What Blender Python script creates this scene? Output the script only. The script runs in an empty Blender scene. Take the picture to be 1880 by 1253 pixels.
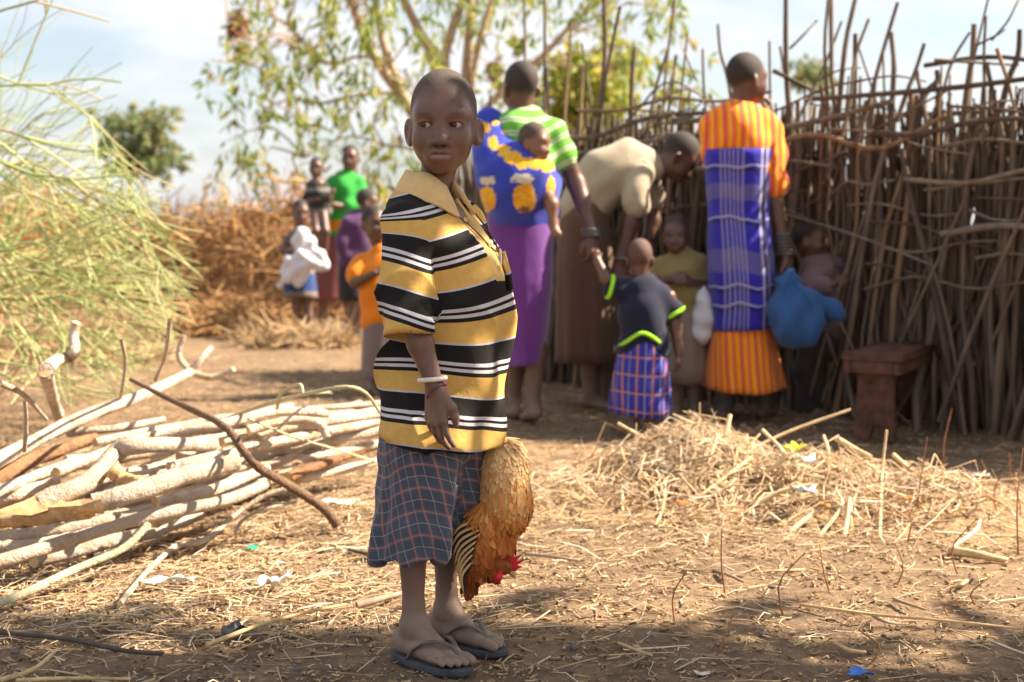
import bpy, bmesh, math, random
import numpy as np
from mathutils import Vector, Matrix

R = math.radians
scene = bpy.context.scene
COL = scene.collection
rng = np.random.default_rng(7)
random.seed(7)

# ------------------------------------------------------------------ camera
FPX, CX, CY = 2611.0, 940.0, 626.5          # photo 1880 x 1253, 50 mm lens
CAMZ = 0.88
PITCH = math.atan(209.5 / FPX)
cam_d = bpy.data.cameras.new('camera')
cam_d.lens = 50.0
cam_d.sensor_width = 36.0
cam_d.clip_start = 0.05
cam_d.clip_end = 2000
cam_d.dof.use_dof = True
cam_d.dof.focus_distance = 2.82
cam_d.dof.aperture_fstop = 3.9
cam = bpy.data.objects.new('camera', cam_d)
cam.location = (0, 0, CAMZ)
cam.rotation_euler = (R(90) - PITCH, 0, 0)
COL.objects.link(cam)
scene.camera = cam

# ------------------------------------------------------------------ sky, sun, exposure
SUN_AZ = (0.97, 0.14)                        # horizontal direction towards the sun
SUN_EL = R(43)
_l = math.hypot(*SUN_AZ)
SUN_DIR = Vector((SUN_AZ[0]/_l*math.cos(SUN_EL), SUN_AZ[1]/_l*math.cos(SUN_EL), math.sin(SUN_EL)))
world = bpy.data.worlds.new('World')
scene.world = world
world.use_nodes = True
wn, wl = world.node_tree.nodes, world.node_tree.links
wn.clear()
w_out = wn.new('ShaderNodeOutputWorld')
w_bg = wn.new('ShaderNodeBackground')
w_sky = wn.new('ShaderNodeTexSky')
w_sky.sky_type = 'NISHITA'
w_sky.sun_disc = False
w_sky.sun_elevation = SUN_EL
w_sky.sun_rotation = math.atan2(SUN_AZ[0], SUN_AZ[1])
w_sky.air_density = 1.0
w_sky.dust_density = 2.0
w_sky.ozone_density = 1.0
w_bg.inputs['Strength'].default_value = 0.064
w_tc = wn.new('ShaderNodeTexCoord')
w_map = wn.new('ShaderNodeMapping')
w_map.inputs['Scale'].default_value = (1.0, 1.0, 3.2)
w_n = wn.new('ShaderNodeTexNoise')
w_n.inputs['Scale'].default_value = 3.6
w_n.inputs['Detail'].default_value = 7
w_n.inputs['Roughness'].default_value = 0.55
w_r = wn.new('ShaderNodeMapRange')
w_r.inputs['From Min'].default_value = 0.43
w_r.inputs['From Max'].default_value = 0.57
w_r.inputs['To Min'].default_value = 0.22
w_r.inputs['To Max'].default_value = 1.0
w_mix = wn.new('ShaderNodeMixRGB')
w_mix.inputs['Color2'].default_value = (4.7, 4.75, 4.85, 1)
wl.new(w_tc.outputs['Generated'], w_map.inputs['Vector'])
wl.new(w_map.outputs[0], w_n.inputs['Vector'])
wl.new(w_n.outputs['Fac'], w_r.inputs['Value'])
wl.new(w_r.outputs[0], w_mix.inputs['Fac'])
wl.new(w_sky.outputs[0], w_mix.inputs['Color1'])
wl.new(w_mix.outputs[0], w_bg.inputs['Color'])
wl.new(w_bg.outputs[0], w_out.inputs['Surface'])

sun_d = bpy.data.lights.new('sun', 'SUN')
sun_d.energy = 5.0
sun_d.angle = R(0.6)
sun_d.color = (1.0, 0.86, 0.67)
sun = bpy.data.objects.new('sun', sun_d)
sun.rotation_euler = SUN_DIR.to_track_quat('Z', 'Y').to_euler()
sun.location = (6, 3, 8)
COL.objects.link(sun)

scene.view_settings.view_transform = 'Standard'
scene.view_settings.look = 'None'
scene.view_settings.exposure = 1.75
scene.view_settings.gamma = 1.0

# ------------------------------------------------------------------ pixel -> place helpers
def ray(px, py):
    u = (px - CX) / FPX; v = (CY - py) / FPX
    c, s = math.cos(PITCH), math.sin(PITCH)
    return np.array([u, c + v*s, -s + v*c])
def W(px, py, d):
    """world point seen at photo pixel (px,py) standing at distance d along y"""
    r = ray(px, py); t = d / r[1]
    return np.array([0, 0, CAMZ]) + r*t
def L(px, py, h=0.0):
    """world point at height h seen at a photo pixel"""
    r = ray(px, py); t = (h - CAMZ) / r[2]
    return np.array([0, 0, CAMZ]) + r*t

# ------------------------------------------------------------------ object helpers
def tag(o, label=None, cat=None, group=None, kind=None):
    if label: o['label'] = label
    if cat: o['category'] = cat
    if group: o['group'] = group
    if kind: o['kind'] = kind
    return o
def empty(name, loc=(0, 0, 0), rz=0.0):
    o = bpy.data.objects.new(name, None)
    o.empty_display_size = 0.1
    o.location = loc; o.rotation_euler = (0, 0, rz)
    COL.objects.link(o)
    return o
def np_mesh(name, V, F, smooth=True, attrs=None):
    """mesh from arrays; F is (n,4) or (n,3) or list of faces"""
    me = bpy.data.meshes.new(name)
    V = np.asarray(V, dtype=np.float32)
    if isinstance(F, list):
        lens = np.array([len(f) for f in F], dtype=np.int32)
        flat = np.array([i for f in F for i in f], dtype=np.int32)
    else:
        F = np.asarray(F, dtype=np.int32)
        lens = np.full(len(F), F.shape[1], dtype=np.int32)
        flat = F.ravel()
    me.vertices.add(len(V)); me.vertices.foreach_set('co', V.ravel())
    me.loops.add(len(flat)); me.loops.foreach_set('vertex_index', flat)
    me.polygons.add(len(lens))
    st = np.concatenate(([0], np.cumsum(lens)[:-1])).astype(np.int32)
    me.polygons.foreach_set('loop_start', st)
    me.polygons.foreach_set('loop_total', lens)
    me.polygons.foreach_set('use_smooth', np.full(len(lens), smooth, dtype=bool))
    if attrs:
        for k, a in attrs.items():
            a = np.asarray(a, dtype=np.float32)
            if a.ndim == 1:
                at = me.attributes.new(k, 'FLOAT', 'POINT'); at.data.foreach_set('value', a)
            else:
                at = me.attributes.new(k, 'FLOAT_VECTOR', 'POINT'); at.data.foreach_set('vector', a.ravel())
    me.update(calc_edges=True)
    me.validate()
    return me
def obj(name, me, m=None, parent=None):
    o = bpy.data.objects.new(name, me)
    COL.objects.link(o)
    if m is not None and len(me.materials) == 0: me.materials.append(m)
    if parent is not None: o.parent = parent
    return o
class MB:
    """collects pieces into one mesh"""
    def __init__(s): s.V = []; s.F = []; s.n = 0; s.A = []
    def add(s, V, F, a=None):
        V = np.asarray(V, dtype=np.float32)
        s.V.append(V); s.F += [tuple(int(i) + s.n for i in f) for f in F]; s.n += len(V)
        if a is not None: s.A.append(np.broadcast_to(np.asarray(a, dtype=np.float32), (len(V), 3)))
    def mesh(s, name, smooth=True):
        return np_mesh(name, np.concatenate(s.V), s.F, smooth, {'uvw': np.concatenate(s.A)} if s.A else None)
def frames(P):
    P = np.asarray(P, dtype=float); n = len(P)
    T = np.zeros_like(P); T[1:-1] = P[2:] - P[:-2]; T[0] = P[1]-P[0]; T[-1] = P[-1]-P[-2]
    T /= np.linalg.norm(T, axis=1)[:, None] + 1e-9
    ref = np.array([0, 0, 1.0]) if abs(T[0][2]) < 0.9 else np.array([1.0, 0, 0])
    U = np.zeros_like(P); Wv = np.zeros_like(P)
    u = np.cross(T[0], ref); u /= np.linalg.norm(u)
    for i in range(n):
        u = u - T[i]*np.dot(u, T[i]); u /= np.linalg.norm(u) + 1e-9
        U[i] = u; Wv[i] = np.cross(T[i], u)
    return T, U, Wv
def tube(P, r, n=6, jit=0.0, cap=True, rg=rng):
    """tube along points; r scalar or per point; returns V, F"""
    P = np.asarray(P, dtype=float); m = len(P)
    r = np.broadcast_to(np.asarray(r, dtype=float), (m,))
    T, U, Wv = frames(P)
    a = np.arange(n) * 2*math.pi/n
    rr = r[:, None] * (1 + jit*rg.standard_normal((m, n))) if jit else np.repeat(r[:, None], n, 1)
    V = P[:, None, :] + rr[:, :, None]*(np.cos(a)[None, :, None]*U[:, None, :] + np.sin(a)[None, :, None]*Wv[:, None, :])
    F = []
    for i in range(m-1):
        for j in range(n):
            F.append((i*n+j, i*n+(j+1) % n, (i+1)*n+(j+1) % n, (i+1)*n+j))
    V = V.reshape(-1, 3)
    if cap:                                       # end caps keep their own vertices, so their edge stays crisp
        V = np.vstack([V, V[:n], V[(m-1)*n:]])
        F.append(tuple(m*n + j for j in range(n))[::-1]); F.append(tuple((m+1)*n + j for j in range(n)))
    return V, F
def curve_pts(P, n):
    """smooth (Catmull-Rom) resample of a polyline"""
    P = np.asarray(P, dtype=float)
    Q = np.vstack([2*P[0]-P[1], P, 2*P[-1]-P[-2]])
    out = []
    m = len(P) - 1
    for t in np.linspace(0, m - 1e-6, n):
        i = int(t); f = t - i
        p0, p1, p2, p3 = Q[i], Q[i+1], Q[i+2], Q[i+3]
        out.append(0.5*((2*p1) + (-p0+p2)*f + (2*p0-5*p1+4*p2-p3)*f*f + (-p0+3*p1-3*p2+p3)*f**3))
    return np.array(out)

# ------------------------------------------------------------------ materials
def nd(nt, t, **kw):
    n = nt.nodes.new(t)
    for k, v in kw.items():
        if k in ('op',): n.operation = v
        elif isinstance(k, str) and hasattr(n, k) and k not in ('inputs',): setattr(n, k, v)
    return n
class M:
    """small wrapper for building node materials"""
    def __init__(s, name, rough=0.8, spec=0.3):
        s.m = bpy.data.materials.new(name); s.m.use_nodes = True
        s.nt = s.m.node_tree; s.b = s.nt.nodes['Principled BSDF']
        s.b.inputs['Roughness'].default_value = rough
        s.b.inputs['Specular IOR Level'].default_value = spec
    def link(s, a, b): s.nt.links.new(a, b)
    def val(s, x):
        if isinstance(x, (int, float)):
            n = s.nt.nodes.new('ShaderNodeValue'); n.outputs[0].default_value = x; return n.outputs[0]
        return x
    def math(s, op, a, b=None, c=None, clamp=False):
        n = s.nt.nodes.new('ShaderNodeMath'); n.operation = op; n.use_clamp = clamp
        for i, x in enumerate((a, b, c)):
            if x is None: continue
            if isinstance(x, (int, float)): n.inputs[i].default_value = x
            else: s.link(x, n.inputs[i])
        return n.outputs[0]
    def rgb(s, c):
        n = s.nt.nodes.new('ShaderNodeRGB'); n.outputs[0].default_value = (*c, 1); return n.outputs[0]
    def mix(s, f, a, b, mode='MIX'):
        n = s.nt.nodes.new('ShaderNodeMixRGB'); n.blend_type = mode
        for i, x in zip(('Fac', 'Color1', 'Color2'), (f, a, b)):
            if isinstance(x, (int, float)): n.inputs[i].default_value = x
            elif isinstance(x, tuple): n.inputs[i].default_value = (*x, 1)
            else: s.link(x, n.inputs[i])
        return n.outputs[0]
    def coord(s, kind='Object'):
        return s.nt.nodes.new('ShaderNodeTexCoord').outputs[kind]
    def attr(s, name, out='Vector'):
        n = s.nt.nodes.new('ShaderNodeAttribute'); n.attribute_name = name; return n.outputs[out]
    def sep(s, v):
        n = s.nt.nodes.new('ShaderNodeSeparateXYZ'); s.link(v, n.inputs[0]); return n.outputs
    def noise(s, scale, detail=4, rough=0.55, vec=None, sc3=None, dist=0.0):
        n = s.nt.nodes.new('ShaderNodeTexNoise')
        n.inputs['Scale'].default_value = scale; n.inputs['Detail'].default_value = detail
        n.inputs['Roughness'].default_value = rough; n.inputs['Distortion'].default_value = dist
        v = vec if vec is not None else s.coord()
        if sc3:
            mp = s.nt.nodes.new('ShaderNodeMapping'); mp.inputs['Scale'].default_value = sc3
            s.link(v, mp.inputs['Vector']); v = mp.outputs[0]
        s.link(v, n.inputs['Vector'])
        return n.outputs['Fac']
    def ramp(s, f, stops, interp='LINEAR'):
        n = s.nt.nodes.new('ShaderNodeValToRGB'); n.color_ramp.interpolation = interp
        e = n.color_ramp.elements
        while len(e) < len(stops): e.new(0.5)
        for k, (p, c) in enumerate(stops):
            e[k].position = p; e[k].color = (*c, 1) if len(c) == 3 else c
        s.link(f, n.inputs[0]); return n.outputs[0]
    def band(s, x, lo, hi, soft=0.0):
        """1 where lo < x < hi"""
        a = s.math('GREATER_THAN', x, lo); b = s.math('LESS_THAN', x, hi)
        return s.math('MULTIPLY', a, b)
    def color(s, c):
        if isinstance(c, tuple): s.b.inputs['Base Color'].default_value = (*c, 1)
        else: s.link(c, s.b.inputs['Base Color'])
        return s
    def bump(s, h, strength=0.3, dist=0.01):
        n = s.nt.nodes.new('ShaderNodeBump'); n.inputs['Strength'].default_value = strength
        n.inputs['Distance'].default_value = dist
        s.link(h, n.inputs['Height']); s.link(n.outputs[0], s.b.inputs['Normal'])
        return s
def simple(name, c, rough=0.8, var=0.25, scale=30.0, bump=0.2, dist=0.003, spec=0.3, per_object=0.0):
    m = M(name, rough, spec)
    f = m.noise(scale, 5)
    lo = tuple(x*(1-var) for x in c); hi = tuple(min(1, x*(1+var)) for x in c)
    col = m.ramp(f, [(0.3, lo), (0.7, hi)])
    if per_object:
        oi = m.nt.nodes.new('ShaderNodeObjectInfo')
        k = m.math('MULTIPLY_ADD', oi.outputs['Random'], 2*per_object, 1-per_object)
        hv = m.nt.nodes.new('ShaderNodeHueSaturation'); m.link(k, hv.inputs['Value']); m.link(col, hv.inputs['Color']); col = hv.outputs[0]
    m.color(col)
    if bump: m.bump(f, bump, dist)
    return m.m
# ================================================================== SETTING
def hnoise(x, y):
    return (0.010*np.sin(1.7*x+0.6*y+1.0)*np.sin(1.3*y-0.7*x) + 0.006*np.sin(4.1*x+2.3*y)*np.cos(3.7*y-1.1*x+2)
            + 0.004*np.sin(9.3*x-4.7*y+.5)*np.sin(8.1*y+3.3*x))
def ground_h(x, y):
    x = np.asarray(x, dtype=float); y = np.asarray(y, dtype=float)
    h = hnoise(x, y)
    flat = np.exp(-(((x+0.05)/0.35)**2 + ((y-2.88)/0.3)**2))       # trodden flat where the child stands
    return h*(1-flat)
def axis(lo, hi, step, far, grow=1.35):
    a = list(np.arange(lo, hi+1e-6, step)); s = step
    l, r = [], []
    x = lo
    while x > -far: s *= grow; x -= s; l.append(x)
    x = hi; s = step
    while x < far: s *= grow; x += s; r.append(x)
    return np.array(l[::-1] + a + r)
gx = axis(-3.2, 3.4, 0.028, 900); gy = axis(1.6, 8.6, 0.028, 900)
GX, GY = np.meshgrid(gx, gy, indexing='ij')
fine = rng.standard_normal(GX.shape)*0.0022
near = (np.abs(GX) < 3.4) & (GY > 1.5) & (GY < 8.7)
far_d = np.maximum(0, np.hypot(GX, GY) - 15)
GZ = ground_h(GX, GY)*np.exp(-far_d/20) + np.where(near, fine, 0) - 0.002
nX, nY = GX.shape
ii = np.arange(nX*nY).reshape(nX, nY)
GF = np.stack([ii[:-1, :-1], ii[1:, :-1], ii[1:, 1:], ii[:-1, 1:]], -1).reshape(-1, 4)
m = M('dry_earth', 0.95, 0.1)
co = m.coord('Object')
f1 = m.noise(1.1, 6, 0.6, co); f2 = m.noise(38, 6, 0.7, co); f3 = m.noise(6, 5, 0.65, co); f4 = m.noise(160, 3, 0.6, co)
c1 = m.ramp(f1, [(0.35, (0.165, 0.108, 0.070)), (0.65, (0.25, 0.165, 0.10))])
c2 = m.ramp(f3, [(0.38, (0.085, 0.060, 0.045)), (0.62, (0.27, 0.18, 0.11))])
c = m.mix(0.5, c1, c2)
c = m.mix(m.ramp(f2, [(0.52, (0, 0, 0)), (0.70, (1, 1, 1))]), c, (0.36, 0.25, 0.14))
c = m.mix(m.ramp(f4, [(0.60, (0, 0, 0)), (0.75, (0.7, 0.7, 0.7))]), c, (0.05, 0.036, 0.028))
m.color(c)
m.bump(m.math('ADD', m.math('MULTIPLY', f2, 0.6), m.math('MULTIPLY', f4, 0.4)), 0.9, 0.012)
o = obj('ground', np_mesh('ground', np.stack([GX, GY, GZ], -1).reshape(-1, 3), GF), m.m)
tag(o, 'bare brown earth strewn with straw and chips', 'ground', kind='structure')

# ------------------------------------------------------------------ straw, twigs (many thin prisms in one mesh)
def twigs(P, D, Ln, r, bend=0.12, rg=rng):
    """N bent thin prisms: start P, unit direction D, length Ln, radius r -> V, F, per-vertex random"""
    N = len(P)
    D = D/np.linalg.norm(D, axis=1)[:, None]
    ref = rg.standard_normal((N, 3)); U = np.cross(D, ref); U /= np.linalg.norm(U, axis=1)[:, None] + 1e-9
    Wv = np.cross(D, U)
    off = rg.standard_normal(N)*bend*Ln
    C = [P, P + D*(Ln/2)[:, None] + U*off[:, None], P + D*Ln[:, None]]
    rr = [r, r*0.95, r*0.55]
    V = np.zeros((N, 9, 3))
    for k in range(3):
        for j in range(3):
            a = j*2*math.pi/3 + 0.3
            V[:, k*3+j] = C[k] + (rr[k]*math.cos(a))[:, None]*U + (rr[k]*math.sin(a))[:, None]*Wv
    base = (np.arange(N)*9)[:, None]
    Fs = []
    for k in range(2):
        for j in range(3):
            Fs.append(np.stack([base[:, 0]+k*3+j, base[:, 0]+k*3+(j+1) % 3, base[:, 0]+(k+1)*3+(j+1) % 3, base[:, 0]+(k+1)*3+j], -1))
    F = np.concatenate(Fs)
    rv = np.repeat(rg.random(N), 9)
    return V.reshape(-1, 3), F, np.stack([rv, np.repeat(rg.random(N), 9), rv*0], -1)
def straw_mat(name, stops, rough=0.7):
    m = M(name, rough, 0.25)
    s = m.sep(m.attr('uvw'))
    m.color(m.ramp(s[0], stops))
    return m.m
M_STRAW = straw_mat('dry_straw', [(0.0, (0.60, 0.43, 0.25)), (0.3, (0.50, 0.33, 0.18)), (0.55, (0.72, 0.57, 0.38)), (0.72, (0.33, 0.20, 0.115)), (0.85, (0.76, 0.65, 0.49)), (1.0, (0.16, 0.10, 0.07))])
M_CHIP = straw_mat('litter_chips', [(0.0, (0.45, 0.29, 0.14)), (0.4, (0.30, 0.19, 0.10)), (0.7, (0.60, 0.44, 0.25)), (1.0, (0.14, 0.09, 0.06))])

def in_view(x, y, pad=0.25): return np.abs(x) < 0.37*y + pad
def scatter(n, f, ylo=2.4, yhi=9.5, rg=rng):
    out = []
    while sum(len(a) for a in out) < n:
        y = ylo + (yhi-ylo)*rg.random(4*n)**1.6; x = (rg.random(4*n)*2-1)*(0.38*y+0.4)
        k = rg.random(4*n) < f(x, y)
        out.append(np.stack([x[k], y[k]], -1))
    return np.concatenate(out)[:n]
def blob(x, y, cx, cy, sx, sy): return np.exp(-(((x-cx)/sx)**2 + ((y-cy)/sy)**2))
def litter_density(x, y):
    patch = 0.5 + 0.5*np.sin(2.1*x+1.3*y)*np.sin(1.7*y-0.9*x+1)
    d = 0.03 + 0.16*patch + 0.55*blob(x, y, 0.9, 4.4, 0.9, 0.7) + 0.7*blob(x, y, -1.0, 3.6, 0.7, 0.6) + 0.55*blob(x, y, -0.5, 4.6, 0.8, 1.2)
    d = d*np.where(y < 2.95, 0.40, 1.0)
    return np.clip(d, 0, 1)
N = 9500
p = scatter(N, litter_density)
Ln = 0.025 + 0.13*rng.random(N)**2.2
an = rng.random(N)*math.tau
D = np.stack([np.cos(an), np.sin(an), rng.standard_normal(N)*0.07], -1)
P = np.stack([p[:, 0], p[:, 1], ground_h(p[:, 0], p[:, 1]) + 0.003 + 0.008*rng.random(N)], -1)
V, F, A = twigs(P, D, Ln, 0.0009 + 0.0017*rng.random(N)**2, 0.12)
o = obj('straw_litter', np_mesh('straw_litter', V, F, True, {'uvw': A}), M_STRAW)
tag(o, 'loose straw stalks scattered over the bare earth', 'straw', kind='stuff')
N = 26000                                                              # short chips and crumbs
p = scatter(N, lambda x, y: np.clip(litter_density(x, y) + 0.25, 0, 1))
an = rng.random(N)*math.tau
D = np.stack([np.cos(an), np.sin(an), rng.standard_normal(N)*0.15], -1)
P = np.stack([p[:, 0], p[:, 1], ground_h(p[:, 0], p[:, 1]) + 0.001 + 0.003*rng.random(N)], -1)
V, F, A = twigs(P, D, 0.005 + 0.020*rng.random(N)**2, 0.0015 + 0.0035*rng.random(N)**2, 0.15)
o = obj('wood_chips', np_mesh('wood_chips', V, F, True, {'uvw': A}), M_CHIP)
tag(o, 'small bark chips and crumbs over the bare earth', 'chips', kind='stuff')
# longer curved stalks lying on the ground, each its own thing
def lying(name, pts, r, mat, label, cat='stick', group=None, n=10, sides=6, jit=0.04, taper=0.6):
    """a stick through image points (px,py,height)"""
    Q = curve_pts([L(a, b, c) for a, b, c in pts], n)
    rr = r*np.linspace(1, taper, n)
    c0 = Q[0].copy(); c0[2] = 0
    V, F = tube(Q - c0, rr, sides, jit)
    o = obj(name, np_mesh(name, V, F), mat); o.location = c0
    return tag(o, label, cat, group)
M_STALK = simple('pale_stalk', (0.55, 0.38, 0.19), 0.75, 0.3, 40)
M_GREYTWIG = simple('grey_twig', (0.30, 0.22, 0.16), 0.85, 0.3, 40)
M_DARKTWIG = simple('dark_twig', (0.10, 0.075, 0.06), 0.9, 0.3, 40)
lying('stalk', [(380, 1185, .012), (470, 1150, .02), (560, 1125, .02), (635, 1110, .015)], .0055, M_STALK, 'pale flattened stalk ending beside a grey bark strip', 'stalk')
lying('bark_strip', [(655, 1112, .01), (690, 1102, .016), (735, 1090, .012)], .010, M_GREYTWIG, 'pale grey bark strip lying behind the sandals', 'bark')
lying('twig', [(0, 1160, .015), (120, 1172, .02), (230, 1195, .015), (300, 1200, .01)], .007, M_DARKTWIG, 'long dark twig lying on the shaded earth', 'twig')
lying('stalk', [(0, 1250, .01), (60, 1230, .02), (100, 1198, .03)], .006, M_STALK, 'thick tan stalk lying beside the long dark twig', 'stalk')
lying('stalk', [(30, 1250, .008), (130, 1246, .01), (240, 1247, .008)], .005, M_STALK, 'straight thin tan stalk lying flat on shaded earth', 'stalk')
lying('stalk', [(1468, 1110, .012), (1600, 1128, .02), (1740, 1140, .015), (1900, 1158, .01)], .0042, M_STALK, 'very long thin reddish stalk lying before the straw heap', 'stalk')
lying('twig', [(1640, 1100, .012), (1700, 1120, .016)], .005, M_GREYTWIG, 'short bent twig lying on trodden earth', 'twig')
lying('twig', [(640, 1010, .01), (690, 1020, .012), (722, 1024, .01)], .006, M_DARKTWIG, 'short dark stick on straw by the plaid shorts', 'twig')
lying('stalk', [(1745, 1012, .02), (1800, 1020, .025), (1850, 1030, .015)], .014, M_STALK, 'thick pale wood splinter at the foot of the straw heap', 'splinter')
lying('stalk', [(1750, 1005, .03), (1790, 975, .06), (1800, 955, .06)], .006, simple('white_stalk', (.72, .6, .42)), 'white bent stalk curling out of the straw heap', 'stalk')
for k in range(26):
    x = 250 + 1600*random.random(); y = 930 + 300*random.random()
    if 640 < x < 1000: continue
    a = random.random()*math.pi; l = 25 + 45*random.random()
    dx, dy = math.cos(a)*l, math.sin(a)*l*0.25
    lying('stalk', [(x-dx, y-dy, .008), (x+random.uniform(-8, 8), y+random.uniform(-6, 6), .02), (x+dx, y+dy, .008)], .003+.0025*random.random(),
          random.choice([M_STALK, M_STALK, M_GREYTWIG]), 'loose dry stalk lying on trodden earth', 'stalk', 'loose stalks on the earth', 6, 5)

# thin upright dead stems standing on the right
M_REDSTEM = simple('red_brown_stem', (0.32, 0.14, 0.06), 0.8, 0.3, 40)
stems = [(1733, 880, 750), (1682, 960, 800), (1332, 1095, 960), (1524, 1090, 1000), (1311, 1215, 1130), (1597, 1220, 1150), (1870, 1020, 820), (1845, 930, 830),
         (1835, 960, 840), (1665, 1000, 900), (1437, 1130, 1010), (1240, 1150, 1040), (1790, 1110, 1060), (1760, 1060, 950), (1815, 900, 840), (1645, 1080, 1000), (1740, 1130, 1100), (1875, 960, 880)]
for (px, yb, yt) in stems:
    b = L(px, yb, 0); s = FPX/b[1]; h = (yb-yt)/s
    Q = curve_pts([b, b+[random.uniform(-.02, .02), random.uniform(-.02, .02), h*.5], b+[random.uniform(-.05, .05), random.uniform(-.03, .03), h]], 6)
    V, F = tube(Q-b, .0024*np.linspace(1.15, .6, 6), 5)
    o = obj('dead_stem', np_mesh('dead_stem', V, F), M_REDSTEM); o.location = b
    tag(o, 'thin red brown dead stem standing upright in the earth', 'stem', 'dead stems standing in the earth')

# ------------------------------------------------------------------ straw heap
HC = [(0.62, 4.75, 0.205, 0.28, 0.44), (0.95, 4.55, 0.125, 0.38, 0.36), (1.30, 4.40, 0.10, 0.28, 0.33), (0.40, 4.55, 0.07, 0.30, 0.4)]
def heap_h(x, y):
    h = 0
    for cx, cy, hh, sx, sy in HC: h = np.maximum(h, hh*np.exp(-(((x-cx)/sx)**2+((y-cy)/sy)**2)))
    return h
hx = np.linspace(-0.3, 2.1, 70); hy = np.linspace(3.6, 5.8, 60)
HX, HY = np.meshgrid(hx, hy, indexing='ij')
HZ = heap_h(HX, HY)*0.9 - 0.012 + rng.standard_normal(HX.shape)*0.004
ii = np.arange(70*60).reshape(70, 60)
HF = np.stack([ii[:-1, :-1], ii[1:, :-1], ii[1:, 1:], ii[:-1, 1:]], -1).reshape(-1, 4)
heap = empty('straw_heap', (0.8, 4.6, 0))
tag(heap, 'raked heap of dry straw and twigs on sunlit earth', 'straw heap')
o = obj('core', np_mesh('core', np.stack([HX, HY, HZ], -1).reshape(-1, 3)-[0.8, 4.6, 0], HF), simple('heap_core', (0.30, 0.19, 0.10), 0.95, 0.5, 60, 0.8, 0.02), heap)
N = 7500
x = 0.8 + rng.standard_normal(N)*0.55; y = 4.6 + rng.standard_normal(N)*0.42
k = rng.random(N) < np.clip(heap_h(x, y)/0.07-.08, 0.0, 1); x, y = x[k], y[k]; N = len(x)
h = heap_h(x, y)
an = rng.random(N)*math.tau
gxn = (heap_h(x+.02, y)-h)/.02; gyn = (heap_h(x, y+.02)-h)/.02
D = np.stack([np.cos(an), np.sin(an), gxn*np.cos(an)+gyn*np.sin(an)+rng.standard_normal(N)*0.33], -1)
Ln = 0.05 + 0.20*rng.random(N)**2
P = np.stack([x, y, h*0.95 + 0.012*rng.random(N)], -1) - D*(Ln*0.4)[:, None]
P[:, 2] = np.maximum(P[:, 2], 0.004)
V, F, A = twigs(P-[0.8, 4.6, 0], D, Ln, 0.0013+0.0032*rng.random(N)**3, 0.16)
o = obj('straw', np_mesh('straw', V, F, True, {'uvw': A}), M_STRAW, heap); o['kind'] = 'stuff'
M_PALE = simple('pale_wood', (0.68, 0.50, 0.29), 0.75, 0.25, 30)
def heap_stick(pts, r, mat=M_PALE):
    Q = curve_pts([W(a, b, c) for a, b, c in pts], 8) - [0.8, 4.6, 0]
    V, F = tube(Q, r*np.linspace(1, .7, 8), 6, .05)
    obj('stick', np_mesh('stick', V, F), mat, heap)
for pts, r in [([(1135, 778, 4.9), (1165, 795, 4.85), (1200, 815, 4.8)], .006), ([(1370, 830, 4.72), (1455, 790, 4.75), (1562, 752, 4.75)], .006),
               ([(1310, 870, 4.6), (1330, 810, 4.7), (1340, 762, 4.75)], .011), ([(1380, 880, 4.4), (1440, 840, 4.4), (1400, 790, 4.55)], .008),
               ([(1230, 960, 4.3), (1300, 900, 4.3), (1380, 840, 4.45)], .007), ([(1390, 925, 4.2), (1440, 900, 4.2), (1490, 890, 4.2)], .008),
               ([(1615, 985, 4.0), (1618, 900, 4.3), (1620, 860, 4.4), (1628, 790, 4.4)], .005), ([(1440, 990, 4.0), (1470, 960, 4.05), (1500, 940, 4.1)], .009),
               ([(1550, 985, 4.0), (1555, 950, 4.05), (1560, 915, 4.1)], .009), ([(1515, 880, 4.5), (1520, 830, 4.5), (1512, 800, 4.55)], .007),
               ([(1535, 805, 4.8), (1570, 825, 4.7), (1600, 840, 4.6)], .010), ([(1640, 835, 4.6), (1680, 870, 4.5), (1720, 900, 4.4)], .007),
               ([(1500, 990, 4.0), (1545, 930, 4.1), (1535, 900, 4.2)], .006), ([(1690, 930, 4.2), (1740, 970, 4.1), (1800, 985, 4.0)], .008),
               ([(1180, 1000, 4.0), (1215, 940, 4.2), (1222, 880, 4.4)], .005), ([(1130, 860, 4.7), (1170, 890, 4.5), (1200, 920, 4.4)], .006)]:
    heap_stick(pts, r)
# dry orange leaves and litter
def crumple(name, c, size, mat, label, cat, flat=0.5, n=9, seed=1, rz=0.0):
    rg = np.random.default_rng(seed)
    bm = bmesh.new()
    a = np.linspace(-1, 1, n)
    vs = [[None]*n for _ in range(n)]
    for i in range(n):
        for j in range(n):
            x, y = a[i], a[j]
            r = 1 + 0.25*math.sin(3*math.atan2(y, x)+seed)
            z = flat*(0.5*math.sin(3.1*x+seed)*math.cos(2.7*y+2*seed) + 0.35*rg.standard_normal())
            vs[i][j] = bm.verts.new((x*r*size[0], y*r*size[1], max(0, (z+0.45*flat+.2)*size[2])))
    for i in range(n-1):
        for j in range(n-1): bm.faces.new((vs[i][j], vs[i+1][j], vs[i+1][j+1], vs[i][j+1]))
    me = bpy.data.meshes.new(name); bm.to_mesh(me); bm.free()
    o = obj(name, me, mat); o.location = c; o.rotation_euler = (0, 0, rz)
    for p_ in me.polygons: p_.use_smooth = True
    o.modifiers.new('soft', 'SUBSURF').render_levels = 1
    md = o.modifiers.new('thick', 'SOLIDIFY'); md.thickness = 0.0012
    return tag(o, label, cat)
def plastic(name, c, rough=0.35, tr=0.0):
    m = M(name, rough, 0.5); m.color(c)
    if tr: m.b.inputs['Transmission Weight'].default_value = tr
    return m.m
gp = lambda px, py, h=0.006: tuple(L(px, py, h))
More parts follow.
